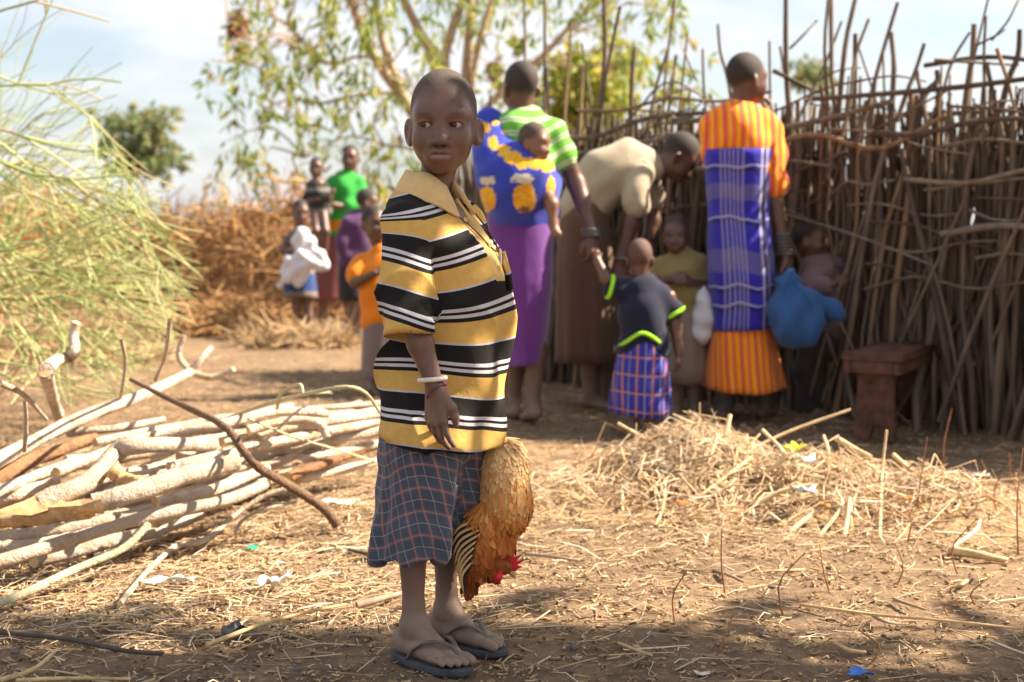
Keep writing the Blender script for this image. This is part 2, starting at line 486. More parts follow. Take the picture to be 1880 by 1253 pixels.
crumple('plastic_scrap', gp(305, 1072), (.055, .02, .03), plastic('clear_plastic', (.75, .72, .72), .3, .35), 'clear crumpled plastic scrap on straw before the logs', 'litter', .5, 8, 3, .2)
crumple('cloth_scrap', gp(505, 1080), (.035, .02, .04), simple('white_rag', (.7, .68, .66), .9), 'small white rag tangled among straw', 'litter', .9, 8, 5, .4)
crumple('plastic_scrap', gp(625, 925), (.05, .03, .02), plastic('milky_plastic', (.72, .64, .56), .5), 'milky plastic scrap under the tip of the dark branch', 'litter', .4, 8, 6, .1)
crumple('plastic_scrap', gp(462, 1009), (.016, .012, .012), plastic('green_plastic', (.03, .45, .25)), 'tiny green plastic scrap on straw', 'litter', .6, 6, 8)
crumple('plastic_scrap', gp(1578, 1240), (.022, .014, .014), plastic('blue_plastic', (.03, .16, .60)), 'small bright blue plastic scrap on earth', 'litter', .7, 6, 9)
crumple('plastic_scrap', tuple(W(1455, 832, 4.38)), (.030, .03, .04), plastic('yellow_plastic', (.70, .75, .08), .3), 'yellow plastic wrapper caught in the straw heap', 'litter', .7, 7, 10)
crumple('plastic_scrap', tuple(W(1480, 850, 4.32)), (.030, .03, .03), plastic('milky_wrap', (.78, .70, .60), .3), 'milky plastic wrapper caught in the straw heap', 'litter', .7, 7, 11)
crumple('plastic_scrap', tuple(W(1478, 907, 4.15)), (.035, .03, .03), plastic('grey_wrap', (.5, .5, .55), .3), 'grey plastic film caught low in the straw heap', 'litter', .7, 7, 12)
crumple('paper_scrap', gp(1290, 1240), (.014, .012, .010), simple('paper', (.62, .55, .46), .9), 'small torn paper scrap on shaded earth', 'litter', .5, 6, 13)
crumple('plastic_scrap', gp(1795, 876), (.035, .02, .02), plastic('white_plastic', (.6, .56, .5), .5), 'whitish plastic scrap lying behind the straw heap', 'litter', .5, 6, 14)
crumple('plastic_scrap', gp(435, 1163), (.025, .02, .025), plastic('black_plastic', (.03, .03, .035), .4), 'black plastic scrap on straw', 'litter', .7, 6, 15)
M_ORLEAF = simple('orange_leaf', (.48, .17, .04), .8)
for k, (a, b, d) in enumerate([(1270, 858, 4.5), (1668, 918, 4.15), (1250, 925, 4.2), (1258, 986, 4.0), (1220, 1008, 3.95), (1380, 850, 4.45), (1515, 930, 4.1)]):
    crumple('dry_leaf', tuple(W(a, b, d)), (.018, .012, .012), M_ORLEAF, 'curled orange dry leaf lying on the straw', 'leaf', .6, 5, 20+k, k*1.3)['group'] = 'orange dry leaves'
for k in range(34):                                                    # pebbles
    px = random.uniform(20, 1860); py = random.uniform(1010, 1245)
    if 660 < px < 960 and py > 1100: continue
    c = L(px, py, .004); bm = bmesh.new(); bmesh.ops.create_icosphere(bm, subdivisions=1, radius=1)
    for v in bm.verts: v.co *= 1 + random.uniform(-.25, .25)
    me = bpy.data.meshes.new('pebble'); bm.to_mesh(me); bm.free()
    o = obj('pebble', me, simple('pebble_grey', (.16, .12, .10), .9) if k == 0 else bpy.data.materials['pebble_grey'])
    s = random.uniform(.004, .010); o.scale = (s*1.3, s, s*.8); o.location = c; o.rotation_euler = (0, 0, random.random()*6)
    tag(o, 'small clod of earth lying on the bare ground', 'clod', 'clods on the bare ground')

# ------------------------------------------------------------------ log pile (points: photo px, py, height above ground)
def bark(name, base, dark, spots, rough=0.75, scale=14):
    m = M(name, rough, 0.25)
    co = m.coord()
    f = m.noise(scale, 6, 0.65, co); g = m.noise(60, 4, 0.7, co); h = m.noise(5, 3, .5, co)
    c = m.ramp(h, [(0.35, tuple(x*.8 for x in base)), (0.65, base)])
    c = m.mix(m.ramp(f, [(0.50, (0, 0, 0)), (0.66, (1, 1, 1))]), c, dark)
    c = m.mix(m.ramp(g, [(0.62, (0, 0, 0)), (0.70, (.8, .8, .8))]), c, spots)
    m.color(c); m.bump(m.math('ADD', f, g), 0.9, 0.014)
    return m.m
M_WHITE = bark('peeled_white_wood', (0.66, 0.54, 0.42), (0.46, 0.29, 0.17), (0.22, 0.13, 0.08))
M_GREYW = bark('grey_smooth_bark', (0.52, 0.43, 0.345), (0.34, 0.24, 0.17), (0.60, 0.52, 0.42))
M_BROWN = bark('rough_brown_bark', (0.33, 0.175, 0.09), (0.16, 0.08, 0.05), (0.42, 0.26, 0.15), .9, 26)
M_GREENW = bark('greenish_white_bark', (0.56, 0.50, 0.33), (0.40, 0.38, 0.20), (0.66, 0.60, 0.48))
M_DARKB = bark('dark_branch_bark', (0.22, 0.135, 0.085), (0.12, 0.07, 0.05), (0.36, 0.25, 0.16), .9, 30)
M_RAW = simple('raw_broken_wood', (0.52, 0.33, 0.16), .8, .35, 60)
M_GRAIN = simple('end_grain', (0.58, 0.40, 0.22), .85, .35, 45)
def zq(x, y, h): return (x/2.457, 600+y/2.457, h)
def log(name, pts, r, mat, label, group=None, forks=(), n=14, sides=9, jit=.05, tap=.8, cat='log', raw_end=False):
    pts = [zq(*q) for q in pts]; r = r*.62
    Q = curve_pts([L(*q) for q in pts], n)
    c0 = Q[len(Q)//2].copy(); c0[2] = 0
    root = empty(name, c0) if (forks or raw_end) else None
    rr = r*np.linspace(1, tap, n)*(1+.05*rng.standard_normal(n))
    V, F = tube(Q-c0, rr, sides, jit)
    me = np_mesh(name, V, F); me.materials.append(mat); me.materials.append(M_GRAIN)
    me.polygons[len(F)-1].material_index = 1; me.polygons[len(F)-2].material_index = 1
    o = obj('stem' if root else name, me, None, root)
    if not root: o.location = c0
    for fp, fr in forks:
        k = np.argmin(np.linalg.norm(Q - L(*zq(*fp[0])), axis=1))
        q = curve_pts([Q[k]] + [W(*zq(a, b, 0)[:2], dd) if dd > 1 else L(*zq(a, b, dd)) for a, b, dd in fp[1:]], 9)
        V, F = tube(q-c0, .7*fr*np.linspace(1.15, .75, 9), 8, .05)
        obj('branch', np_mesh('branch', V, F), mat, root)
    if raw_end:
        e = Q[0]; d = Q[0]-Q[1]; d /= np.linalg.norm(d)
        V, F = tube(np.array([e-c0-d*.02, e-c0+d*.03, e-c0+d*.11+[0, 0, .02]]), [r*.97, r*.8, r*.2], 7, .25)
        obj('broken_end', np_mesh('broken_end', V, F, False), M_RAW, root)
    return tag(root or o, label, cat, group)
LP = 'cut logs in the pile'
dF = L(*zq(860, 205, .30))[1]
dB = L(*zq(260, 400, .28))[1]
log('forked_log', [(-140, 680, .26), (0, 600, .27), (350, 420, .29), (640, 310, .30), (860, 205, .30)], .040, M_WHITE, 'thick white forked log topping the pile with three stubby prongs', None,
    [([(860, 205, .3), (905, 150, dF), (955, 92, dF+.05)], .021), ([(860, 205, .3), (960, 232, dF-.05), (1055, 192, dF-.1)], .019), ([(800, 215, .3), (805, 130, dF), (830, 40, dF)], .019)], tap=.72)
log('crooked_branch', [(270, 420, .26), (240, 330, .36), (205, 200, .53)], .030, M_WHITE, 'crooked white branch bending upward beneath the green bush', None,
    [([(205, 200, .53), (250, 155, dB), (335, 120, dB+.05), (330, 50, dB+.1), (345, -20, dB+.1)], .028)], tap=.95, cat='branch')
log('bark_log', [(-120, 740, .20), (0, 680, .22), (150, 600, .24), (430, 500, .26)], .048, M_BROWN, 'thick log with rough flaking brown bark in the pile', None, tap=.55, jit=.10)
log('dark_branch', [(590, 238, .33), (760, 325, .36), (1000, 440, .34), (1090, 550, .29), (1160, 630, .25), (1300, 715, .16), (1450, 810, .08), (1525, 895, .02)], .013, M_DARKB, 'long dark brown branch lying across the log pile', None, n=20, tap=1.9, cat='branch')
log('curved_log', [(170, 800, .18), (400, 700, .22), (520, 570, .27), (640, 535, .29), (960, 530, .25)], .043, M_GREYW, 'curved smooth grey log with a broken stump end', None, tap=.8, raw_end=True)
log('cut_log', [(420, 800, .19), (600, 750, .21), (800, 680, .23), (1060, 612, .24)], .043, M_GREYW, 'stout pale log with a round cut end toward the middle of the pile', None, tap=.95, raw_end=True)
log('split_log', [(-40, 880, .13), (200, 850, .15), (430, 815, .17)], .030, M_RAW, 'split yellow log showing raw splintered wood', None, tap=1.3, jit=.14)
log('split_log', [(500, 640, .25), (560, 690, .22), (640, 700, .22)], .040, M_RAW, 'short stump with orange torn wood facing outward', None, tap=.6, jit=.16)
log('long_log', [(-60, 1075, .07), (100, 1030, .08), (400, 935, .10), (700, 850, .13), (1000, 790, .14), (1190, 715, .15)], .029, M_GREYW, 'long straight pale log along the front of the pile', None, tap=.9)
log('under_log', [(150, 1055, .035), (450, 980, .04), (700, 920, .05), (900, 850, .05)], .034, M_GREYW, 'shaded log on the earth under the long front log', None)
log('green_pole', [(-60, 1275, .018), (150, 1185, .03), (350, 1090, .05), (560, 1000, .08), (670, 890, .13)], .017, M_GREENW, 'thin greenish white pole sloping from the pile to the earth', None, tap=.9, cat='pole')
log('crooked_twig', [(540, 1250, .008), (640, 1130, .015), (720, 1050, .02), (800, 985, .03), (920, 965, .035), (1060, 850, .06), (1180, 770, .10), (1290, 735, .12)], .012, M_GREYW, 'thin crooked twig trailing from the pile onto the straw', None, n=20, tap=1.1, cat='twig')
log('crooked_twig', [(1060, 930, .03), (1100, 870, .06), (1200, 820, .10), (1335, 790, .10)], .009, M_GREYW, 'short forked twig beside the trailing crooked twig', None, cat='twig')
log('bent_branch', [(1010, 420, .30), (1200, 350, .36), (1400, 300, .42), (1560, 272, .45), (1650, 300, .42), (1715, 390, .33)], .010, M_GREENW, 'thin arching branch bowed over the far end of the pile', None, [([(1400, 300, .42), (1500, 300, 6.2), (1515, 350, 6.2), (1505, 400, 6.2)], .006)], n=16, cat='branch')
log('bent_branch', [(1250, 370, .34), (1270, 300, .42), (1350, 262, .46), (1365, 300, .44)], .009, M_GREENW, 'small hooked branch sticking up from the pile', None, cat='branch')
log('thin_pole', [(1120, 415, .33), (1300, 490, .26), (1500, 550, .18), (1700, 610, .09)], .007, M_GREENW, 'thin green whip lying across the white logs', None, cat='pole')
rest = [([(430, 520, .27), (800, 450, .28), (1100, 400, .29), (1730, 345, .28)], .020), ([(760, 490, .27), (1000, 440, .30), (1250, 385, .31), (1480, 395, .29)], .026),
        ([(1000, 520, .24), (1300, 450, .26), (1730, 375, .26)], .028), ([(940, 590, .20), (1300, 510, .22), (1740, 420, .23)], .030),
        ([(1120, 590, .17), (1400, 530, .18), (1740, 465, .20)], .030), ([(1150, 640, .13), (1400, 590, .14), (1740, 520, .15)], .028),
        ([(1340, 690, .07), (1500, 655, .08), (1740, 600, .09)], .027), ([(700, 800, .15), (950, 740, .16), (1200, 640, .17)], .030),
        ([(680, 880, .10), (900, 800, .12), (1210, 700, .12)], .030), ([(250, 660, .24), (420, 590, .25), (640, 500, .27), (880, 450, .27)], .024),
        ([(-50, 760, .20), (200, 660, .22), (500, 560, .24)], .026), ([(-50, 800, .16), (80, 760, .18), (260, 700, .20)], .034),
        ([(0, 840, .13), (160, 810, .14), (360, 740, .17)], .026), ([(1230, 480, .24), (1500, 430, .26), (1735, 400, .27)], .020),
        ([(1120, 470, .27), (1300, 425, .29), (1440, 440, .28), (1475, 500, .24)], .024), ([(300, 480, .25), (520, 460, .26), (740, 420, .27)], .022),
        ([(760, 640, .21), (900, 610, .22), (1090, 560, .23)], .028), ([(560, 690, .19), (760, 640, .20), (960, 560, .23)], .026),
        ([(-60, 960, .05), (200, 930, .06), (520, 880, .08)], .034), ([(-40, 1000, .04), (150, 985, .045), (420, 930, .05)], .030), ([(300, 900, .07), (600, 850, .08), (900, 770, .10)], .032),
        ([(600, 820, .04), (900, 740, .05), (1300, 640, .05)], .034), ([(900, 640, .12), (1300, 560, .12), (1700, 480, .12)], .034), ([(300, 800, .08), (700, 700, .10), (1100, 600, .11)], .038), ([(-60, 900, .08), (300, 780, .10), (700, 650, .12)], .040),
        ([(300, 620, .14), (700, 560, .15), (1200, 470, .16)], .040)]
for k in range(22):                                        # straighter thin poles filling the pile
    u0 = rng.random(); x0 = -60 + 1150*u0; yb = 880 - .27*x0 + rng.normal(0, 70); ln = 420 + 500*rng.random(); h0 = float(np.clip(.24 - (yb - (620-.16*x0))*.0006 + rng.normal(0, .02), .05, .29)); x1 = min(x0+ln, 1725)
    rest.append(([(x0, yb, h0), ((x0+x1)/2, yb-(x1-x0)*.13+rng.normal(0, 6), h0+.005), (x1, yb-(x1-x0)*.26, h0+.01)], .017+.010*rng.random()))
for k, (pts, r) in enumerate(rest):
    log('cut_log', pts, r, M_WHITE if k % 4 else M_GREYW, 'peeled whitish log lying among others in the pile', LP, n=20, sides=10, jit=.075)
log('bark_pole', [(1300, 680, .10), (1480, 610, .12), (1720, 530, .14)], .027, M_BROWN, 'brown barked pole among the white logs', None)
log('bark_pole', [(1000, 800, .10), (1100, 750, .12), (1215, 705, .14)], .028, M_BROWN, 'short brown barked pole low in the pile', None)
for pts, r in [([(110, 560, .30), (118, 440, .38), (112, 335, .45)], .010), ([(0, 255, .5), (110, 310, .45), (210, 420, .34)], .012), ([(545, 320, .32), (565, 170, .48), (545, 50, .62)], .010), ([(700, 240, .38), (745, 130, .48), (765, -30, .66)], .011)]:
    log('upright_twig', pts, r, M_GREYW, 'thin grey twig rising from the back of the pile', 'twigs rising from the pile', n=8, sides=6, cat='twig')

# ------------------------------------------------------------------ stick fence
FA, FB = np.array([0.19, 8.10, 0]), np.array([2.13, 5.92, 0])
FD = (FB-FA)/np.linalg.norm(FB-FA); FN = np.array([-FD[1], FD[0], 0]); FN = -FN if FN[1] > 0 else FN
FLEN = np.linalg.norm(FB-FA)
M_STICK = []
for k, c in enumerate([(0.19, 0.142, 0.108), (0.27, 0.21, 0.165), (0.14, 0.103, 0.08), (0.31, 0.21, 0.13), (0.23, 0.185, 0.15)]):
    m = M('weathered_stick', .9, .15)
    co = m.coord(); f = m.noise(22, 6, .65, co, (1, 1, .12)); g = m.noise(7, 3, .5, co)
    cc = m.ramp(f, [(.3, tuple(x*.45 for x in c)), (.6, c), (.8, tuple(min(1, x*1.5) for x in c))])
    m.color(m.mix(m.math('MULTIPLY', g, .5), cc, tuple(x*.6 for x in c))); m.bump(f, .6, .006); M_STICK.append(m.m)
fence = empty('stick_fence', tuple(FA))
tag(fence, 'tall woven fence of weathered sticks and branches', 'fence')
variants = []
for k in range(26):                                   # unit-length crooked sticks standing on the origin
    n = 6
    zz = np.linspace(0, 1, n)
    w = np.cumsum(rng.standard_normal((n, 2))*.016, axis=0); w -= np.outer(zz, w[-1])*.6
    bow = rng.standard_normal(2)*.03
    Q = np.stack([w[:, 0]+bow[0]*np.sin(zz*math.pi), w[:, 1]+bow[1]*np.sin(zz*math.pi), zz], -1)
    r = .5*np.linspace(1, .62, n)*(1+.10*rng.standard_normal(n))
    # radius is in units of 'thickness', applied through x/y scale later: keep centre-line separate
    variants.append((Q, r))
def stick_mesh(k, h, rad, sides=6):
    Q, r = variants[k % len(variants)]
    q = Q.copy(); q *= h
    V, F = tube(q, r*2*rad, sides, .13)
    me = np_mesh('stick', V, F); return me
mesh_pool = {}
def stick(base, h, rad, lean, k, mat):
    key = (k % 26, round(h, 1), round(rad/.004))
    if key not in mesh_pool:
        mesh_pool[key] = stick_mesh(k, max(.2, round(h, 1)), max(.004, round(rad/.004)*.004)); mesh_pool[key].materials.append(mat)
    o = bpy.data.objects.new('stick', mesh_pool[key]); COL.objects.link(o)
    o.parent = fence; o.location = base - FA
    ax = np.array([lean[0], lean[1], 1.0]); q = Vector(ax).to_track_quat('Z', 'Y')
    o.rotation_euler = (q @ Matrix.Rotation(random.random()*6.28, 3, 'Z').to_quaternion()).to_euler()
    return o
nst = 0
for layer, (cnt, off) in enumerate([(128, 0.0), (100, 0.09), (48, -0.07)]):
    for i in range(cnt):
        t = -0.75 + (FLEN+1.75)*(i+rng.random())/cnt
        b = FA + FD*t - FN*(off + rng.standard_normal()*.025); b[2] = -.03
        u = rng.random()
        h = 1.42 + .13*rng.standard_normal()
        if layer == 2: h = .9 + .6*rng.random()
        if u > .90 and layer < 2: h = 1.65 + .55*rng.random()
        lean = FD*rng.standard_normal()*(.10 if layer < 2 else .22) + FN*(-.03*layer+.02*rng.standard_normal())
        rad = .007 + .014*rng.random()**1.7
        if h > 1.6: rad = min(rad, .016)
        stick(b, h, rad, lean, int(rng.integers(26)), M_STICK[int(rng.integers(5))]); nst += 1
mbk = MB()
for i in range(1000):
    t = -0.75 + (FLEN+1.75)*rng.random(); h = 1.15 + .35*rng.random()
    b = FA + FD*t - FN*(.05+.16*rng.random()); ln_ = FD*rng.standard_normal()*.13 + np.array([0, 0, 1.0])
    Q = np.array([b-FA+ln_*h*q + rng.standard_normal(3)*.012 for q in (0, .35, .7, 1)])
    V, F = tube(Q, (.007+.013*rng.random())*np.linspace(1.1, .6, 4), 5); mbk.add(V, F)
o = obj('backing_sticks', mbk.mesh('backing_sticks'), M_STICK[0], fence); o['kind'] = 'stuff'
def fence_branch(pts, r, mat, name='rail', sides=7, n=14):
    Q = curve_pts(pts, n)
    V, F = tube(Q-FA, r*np.linspace(1.1, .8, n), sides, .07)
    return obj(name, np_mesh(name, V, F), mat, fence)
def fp(t, z, off=0.06): return FA + FD*t + FN*off + np.array([0, 0, z])
for z, t0, t1, r, off in [(1.43, -.6, 1.3, .016, .05), (1.40, 1.0, 2.3, .015, .06), (1.47, 1.9, 3.9, .012, .07), (1.28, 1.2, 2.6, .014, .08), (1.30, 2.2, 3.2, .013, .08), (1.33, -.4, 1.4, .012, .07), (1.18, .9, 2.0, .010, .09),
                          (1.10, 2.4, 3.6, .011, .09), (.86, 2.6, 3.8, .015, .11), (.62, 2.2, 3.3, .007, .1), (1.15, -.5, .7, .010, .07),
                          (1.50, .3, 1.6, .010, .03), (1.55, 2.4, 3.7, .010, -.05), (1.38, 0.2, 3.6, .012, -.14), (1.2, -.5, 3.6, .012, -.14), (.9, .2, 3.6, .012, -.14)]:
    k = 5
    pts = [fp(t, z + random.gauss(0, .03), off+random.gauss(0, .012)) for t in np.linspace(t0, t1, k)]
    fence_branch(pts, r, random.choice(M_STICK))
for a, b, r in [((1.75, .95), (2.55, .72), .011), ((1.95, .1), (2.22, .95), .012), ((2.30, .12), (2.72, 1.02), .013), ((2.75, .0), (2.55, .75), .014), ((2.1, .25), (1.75, .95), .012), ((2.62, .05), (3.05, 1.1), .018), ((2.95, .0), (3.2, .95), .018),
                ((1.2, .0), (1.75, 1.15), .012), ((3.05, 1.05), (2.85, .4), .012), ((2.05, .55), (2.4, .05), .009), ((2.15, .3), (2.5, .0), .008)]:
    p0, p1 = fp(a[0], a[1], .14), fp(b[0], b[1], .12); mid = (p0+p1)/2 + rng.standard_normal(3)*.02
    fence_branch([p0, mid, p1], r*.62, M_STICK[random.choice([0, 3, 4])], 'branch', 7, 10)
# tall sticks that stand out above the fence, read off the photograph (foot px,py -> tip px,py)
for a, b, r in [((1450, 240), (1443, -20), .015), ((1520, 200), (1522, -20), .010), ((1540, 200), (1570, 0), .014), ((1560, 190), (1595, 35), .009), ((1600, 170), (1648, 5), .011), ((1638, 190), (1636, 60), .014),
                ((1665, 170), (1697, 80), .011), ((1775, 170), (1788, 45), .016), ((1808, 170), (1810, 30), .008), ((1850, 150), (1872, 55), .014), ((1730, 170), (1780, 60), .008), ((1475, 200), (1545, 40), .008),
                ((1100, 230), (1108, -20), .017), ((1035, 230), (1050, 40), .009), ((1000, 230), (1000, -10), .011), ((955, 230), (962, -10), .010), ((1215, 230), (1240, -10), .009), ((1245, 230), (1262, 60), .008), ((1335, 140), (1318, 45), .009),
                ((1160, 240), (1165, 90), .013), ((1190, 230), (1225, 95), .010), ((1295, 200), (1290, 90), .008), ((1700, 170), (1720, 130), .016), ((1065, 220), (1070, 120), .010)]:
    px = a[0]
    u = (px-CX)/FPX; t = (u*FA[1]-FA[0])/(FD[0]-u*FD[1]); d = (FA+FD*t)[1]
    p1 = W(a[0], a[1], d); p2 = W(b[0], b[1], d+.02); p0 = p1 + (p1-p2)*.6
    mid = (p1+p2)/2 + rng.standard_normal(3)*.012
    fence_branch([p0, p1, mid, p2], r*.95, random.choice(M_STICK), 'stick', 7, 10)
# thin crooked twigs woven through the upper half
for k in range(46):
    t0 = random.uniform(-.5, 3.5); ln_ = random.uniform(.3, .9); z0 = random.uniform(.75, 1.5); sl = random.gauss(0, .16)
    fence_branch([fp(t0+ln_*q, z0+sl*ln_*q+random.gauss(0, .022), random.uniform(.0, .10)) for q in (0, .35, .7, 1)], random.uniform(.004, .008), random.choice(M_STICK), 'twig', 5, 9)
# arching thin twigs on top of the fence
for a, b, c, r in [((1160, 215), (1230, 150), (1330, 205), .006), ((1200, 190), (1270, 165), (1330, 230), .006), ((1420, 130), (1450, 145), (1500, 170), .011), ((1715, 110), (1790, 115), (1870, 120), .007), ((1450, 90), (1475, 65), (1500, 38), .006), ((1820, 75), (1850, 40), (1870, 0), .005),
                   ((1830, 90), (1850, 150), (1862, 200), .009), ((1790, 85), (1830, 65), (1845, 55), .005), ((1240, 120), (1220, 190), (1210, 240), .006), ((1280, 150), (1262, 110), (1255, 90), .005), ((1500, 150), (1540, 130), (1580, 125), .005), ((1570, 150), (1640, 140), (1700, 150), .005)]:
    u = (b[0]-CX)/FPX; t = (u*FA[1]-FA[0])/(FD[0]-u*FD[1]); d = (FA+FD*t)[1]
    fence_branch([W(*a, d), W(*b, d-.03), W(*c, d+.02)], r, random.choice(M_STICK), 'twig', 5, 8)

# ------------------------------------------------------------------ bench
bm_loc = L(1605, 812, 0)
bench = empty('wooden_bench', tuple(bm_loc), R(62))
tag(bench, 'dark reddish wooden bench with notched plank leg against the fence', 'bench')
M_BENCH = M('old_red_wood', .7, .3)
f = M_BENCH.noise(3, 5, .55, M_BENCH.coord(), (1, 7, 7)); M_BENCH.color(M_BENCH.ramp(f, [(.3, (.045, .022, .016)), (.55, (.11, .048, .032)), (.75, (.17, .08, .055))])); M_BENCH.bump(f, .2, .004)
M_BENCH = M_BENCH.m
def prism(outline, axis_vec, name, parent, mat, bev=.004):
    """extrude a polygon outline (list of 3d pts) along a vector"""
    bm = bmesh.new()
    vs = [bm.verts.new(p) for p in outline]; f = bm.faces.new(vs)
    r = bmesh.ops.extrude_face_region(bm, geom=[f]); nv = [e for e in r['geom'] if isinstance(e, bmesh.types.BMVert)]
    bmesh.ops.translate(bm, verts=nv, vec=axis_vec)
    bmesh.ops.recalc_face_normals(bm, faces=bm.faces)
    if bev: bmesh.ops.bevel(bm, geom=list(bm.edges), offset=bev, segments=2, affect='EDGES')
    me = bpy.data.meshes.new(name); bm.to_mesh(me); bm.free()
    return obj(name, me, mat, parent)
# bench axis: local +x runs along the bench (away to the right), local y across
for x0 in (0.0, .62):
    prism([(x0, -.085, 0), (x0, -.025, 0), (x0, 0, .07), (x0, .025, 0), (x0, .085, 0), (x0, .072, .285), (x0, -.072, .285)], (.035, 0, 0), 'leg', bench, M_BENCH)
prism([(-.07, -.125, .338), (-.07, .125, .338), (.76, .125, .338), (.76, -.125, .338)], (0, 0, .03), 'seat', bench, M_BENCH)
for yy in (-.115, .085):
    prism([(-.065, yy, .285), (-.065, yy, .336), (.755, yy, .336), (.755, yy, .285)], (0, .03, 0), 'apron', bench, M_BENCH)
prism([(-.068, -.084, .287), (-.068, .084, .287), (-.068, .084, .3365), (-.068, -.084, .3365)], (.03, 0, 0), 'apron', bench, M_BENCH)

# ------------------------------------------------------------------ foliage helper: many small leaves in one mesh
def leaves(P, D, Ln, Wd, rg=rng, fold=.25):
    """kite shaped folded leaves from base P along D"""
    N = len(P); D = D/np.linalg.norm(D, axis=1)[:, None]
    ref = rg.standard_normal((N, 3)); U = np.cross(D, ref); U /= np.linalg.norm(U, axis=1)[:, None]+1e-9
    Nn = np.cross(D, U)
    V = np.zeros((N, 6, 3))
    V[:, 0] = P; V[:, 5] = P + D*Ln[:, None]
    for k, (t, s) in enumerate([(.3, 1.0), (.65, .85)]):
        c = P + D*(Ln*t)[:, None]
        V[:, 1+2*k] = c + U*(Wd*s*.5)[:, None] + Nn*(Wd*fold)[:, None]; V[:, 2+2*k] = c - U*(Wd*s*.5)[:, None] + Nn*(Wd*fold*.6)[:, None]
    b = (np.arange(N)*6)[:, None]
    F = np.concatenate([b+np.array([[0, 1, 3, 5]]), b+np.array([[0, 5, 4, 2]])])
    rv = rg.random(N)
    return V.reshape(-1, 3), F, np.stack([np.repeat(rv, 6), np.repeat(rg.random(N), 6), np.zeros(N*6)], -1)
def leaf_mat(name, stops, tr=.35):
    m = M(name, .5, .3)
    s = m.sep(m.attr('uvw')); c = m.ramp(s[0], stops); m.color(c)
    t = m.nt.nodes.new('ShaderNodeBsdfTranslucent'); m.link(c, t.inputs['Color'])
    mx = m.nt.nodes.new('ShaderNodeMixShader'); mx.inputs[0].default_value = tr
    out = m.nt.nodes['Material Output']
    m.link(m.b.outputs[0], mx.inputs[1]); m.link(t.outputs[0], mx.inputs[2]); m.link(mx.outputs[0], out.inputs['Surface'])
    return m.m
M_LEAF = leaf_mat('yellow_green_leaf', [(0, (.15, .22, .045)), (.5, (.25, .32, .06)), (.85, (.40, .41, .09)), (1, (.42, .26, .09))], .45)
M_LEAF2 = leaf_mat('bright_leaf', [(0, (.20, .28, .04)), (.6, (.34, .36, .06)), (1, (.45, .38, .09))], .45)
M_LEAF3 = leaf_mat('dark_leaf', [(0, (.13, .20, .09)), (.6, (.21, .29, .12)), (1, (.38, .26, .12))], .35)
M_TRUNK = bark('tan_bark', (0.50, 0.37, 0.25), (0.28, 0.18, 0.11), (0.46, 0.34, 0.23), .85)

def sprays(anchors, n_leaf, ln, wd, droop=1.0, spread=.22, rg=rng):
    """drooping leaf sprays hanging at anchor points"""
    Ps, Ds = [], []
    for a in anchors:
        k = int(n_leaf*(.6+.8*rg.random()))
        ax = np.array([rg.standard_normal()*.5, rg.standard_normal()*.5, -.9*droop]); ax /= np.linalg.norm(ax)
        t = rg.random(k)
        P = a + np.outer(t*spread*(1+rg.random()), ax) + rg.standard_normal((k, 3))*.035
        D = ax*.7 + rg.standard_normal((k, 3))*.55 + np.array([0, 0, -.4*droop])
        Ps.append(P); Ds.append(D)
    P = np.concatenate(Ps); D = np.concatenate(Ds); N = len(P)
    return leaves(P, D, ln*(.6+.7*rg.random(N)), wd*(.6+.7*rg.random(N)), rg)
def tree(name, base, limbs, anchors, leafm, label, leaf_args, trunk_r=.05, twig=True, woodm=M_TRUNK, group=None):
    root = empty(name, tuple(base)); tag(root, label, 'tree', group)
    mb = MB(); allp = []
    for pts, r in limbs:
        Q = curve_pts(pts, 12); allp.append(Q)
        V, F = tube(Q-base, r*np.linspace(1, .55, 12), 7, .06); mb.add(V, F)
    allp = np.concatenate(allp)
    if twig:
        for a in anchors[::2]:
            q = allp[np.argmin(np.linalg.norm(allp-a, axis=1) + .6*np.maximum(0, allp[:, 2]-a[2]))]
            mid = (q+a)/2 + rng.standard_normal(3)*.08 + [0, 0, .10]
            V, F = tube(curve_pts([q, mid, a], 5)-base, np.linspace(.014, .005, 5), 4); mb.add(V, F)
    obj('trunk', mb.mesh('trunk'), woodm, root)
    V, F, A = sprays(anchors, *leaf_args)
    o = obj('crown', np_mesh('crown', V-base, F, False, {'uvw': A}), leafm, root)
    return root
# main tree: stems read off the photo, crown spread through depth
DT = 16.0
tb = L(835, 636, 0); tb = W(835, 417+CAMZ*FPX/DT, DT); tb[2] = 0
fork = W(822, 330, DT)
lim = [([tb, W(832, 480, DT), fork], .17)]
for pts, r in [([(790, 255), (745, 185), (693, 113), (654, 29), (625, -90)], .055), ([(745, 185), (718, 122), (693, 30), (690, -80)], .045), ([(815, 240), (801, 127), (771, 59), (742, 0), (700, -120)], .050),
               ([(830, 220), (815, 125), (835, 40), (850, 0), (870, -120)], .048), ([(845, 240), (855, 147), (862, 49), (864, -100)], .050), ([(850, 250), (870, 130), (893, 30), (940, -100)], .035), ([(860, 240), (940, 150), (1000, 100), (1060, 35), (1120, -10)], .030),
               ([(745, 185), (660, 175), (560, 190), (470, 120), (420, 110)], .016), ([(693, 113), (600, 120), (520, 40), (450, 20)], .016), ([(800, 280), (720, 270), (640, 250), (560, 290)], .012)]:
    dz = random.uniform(-.7, .7)
    lim.append(([fork] + [W(a, b, DT + dz*(i+1)/len(pts)) for i, (a, b) in enumerate(pts)], r*1.5))
anch = []
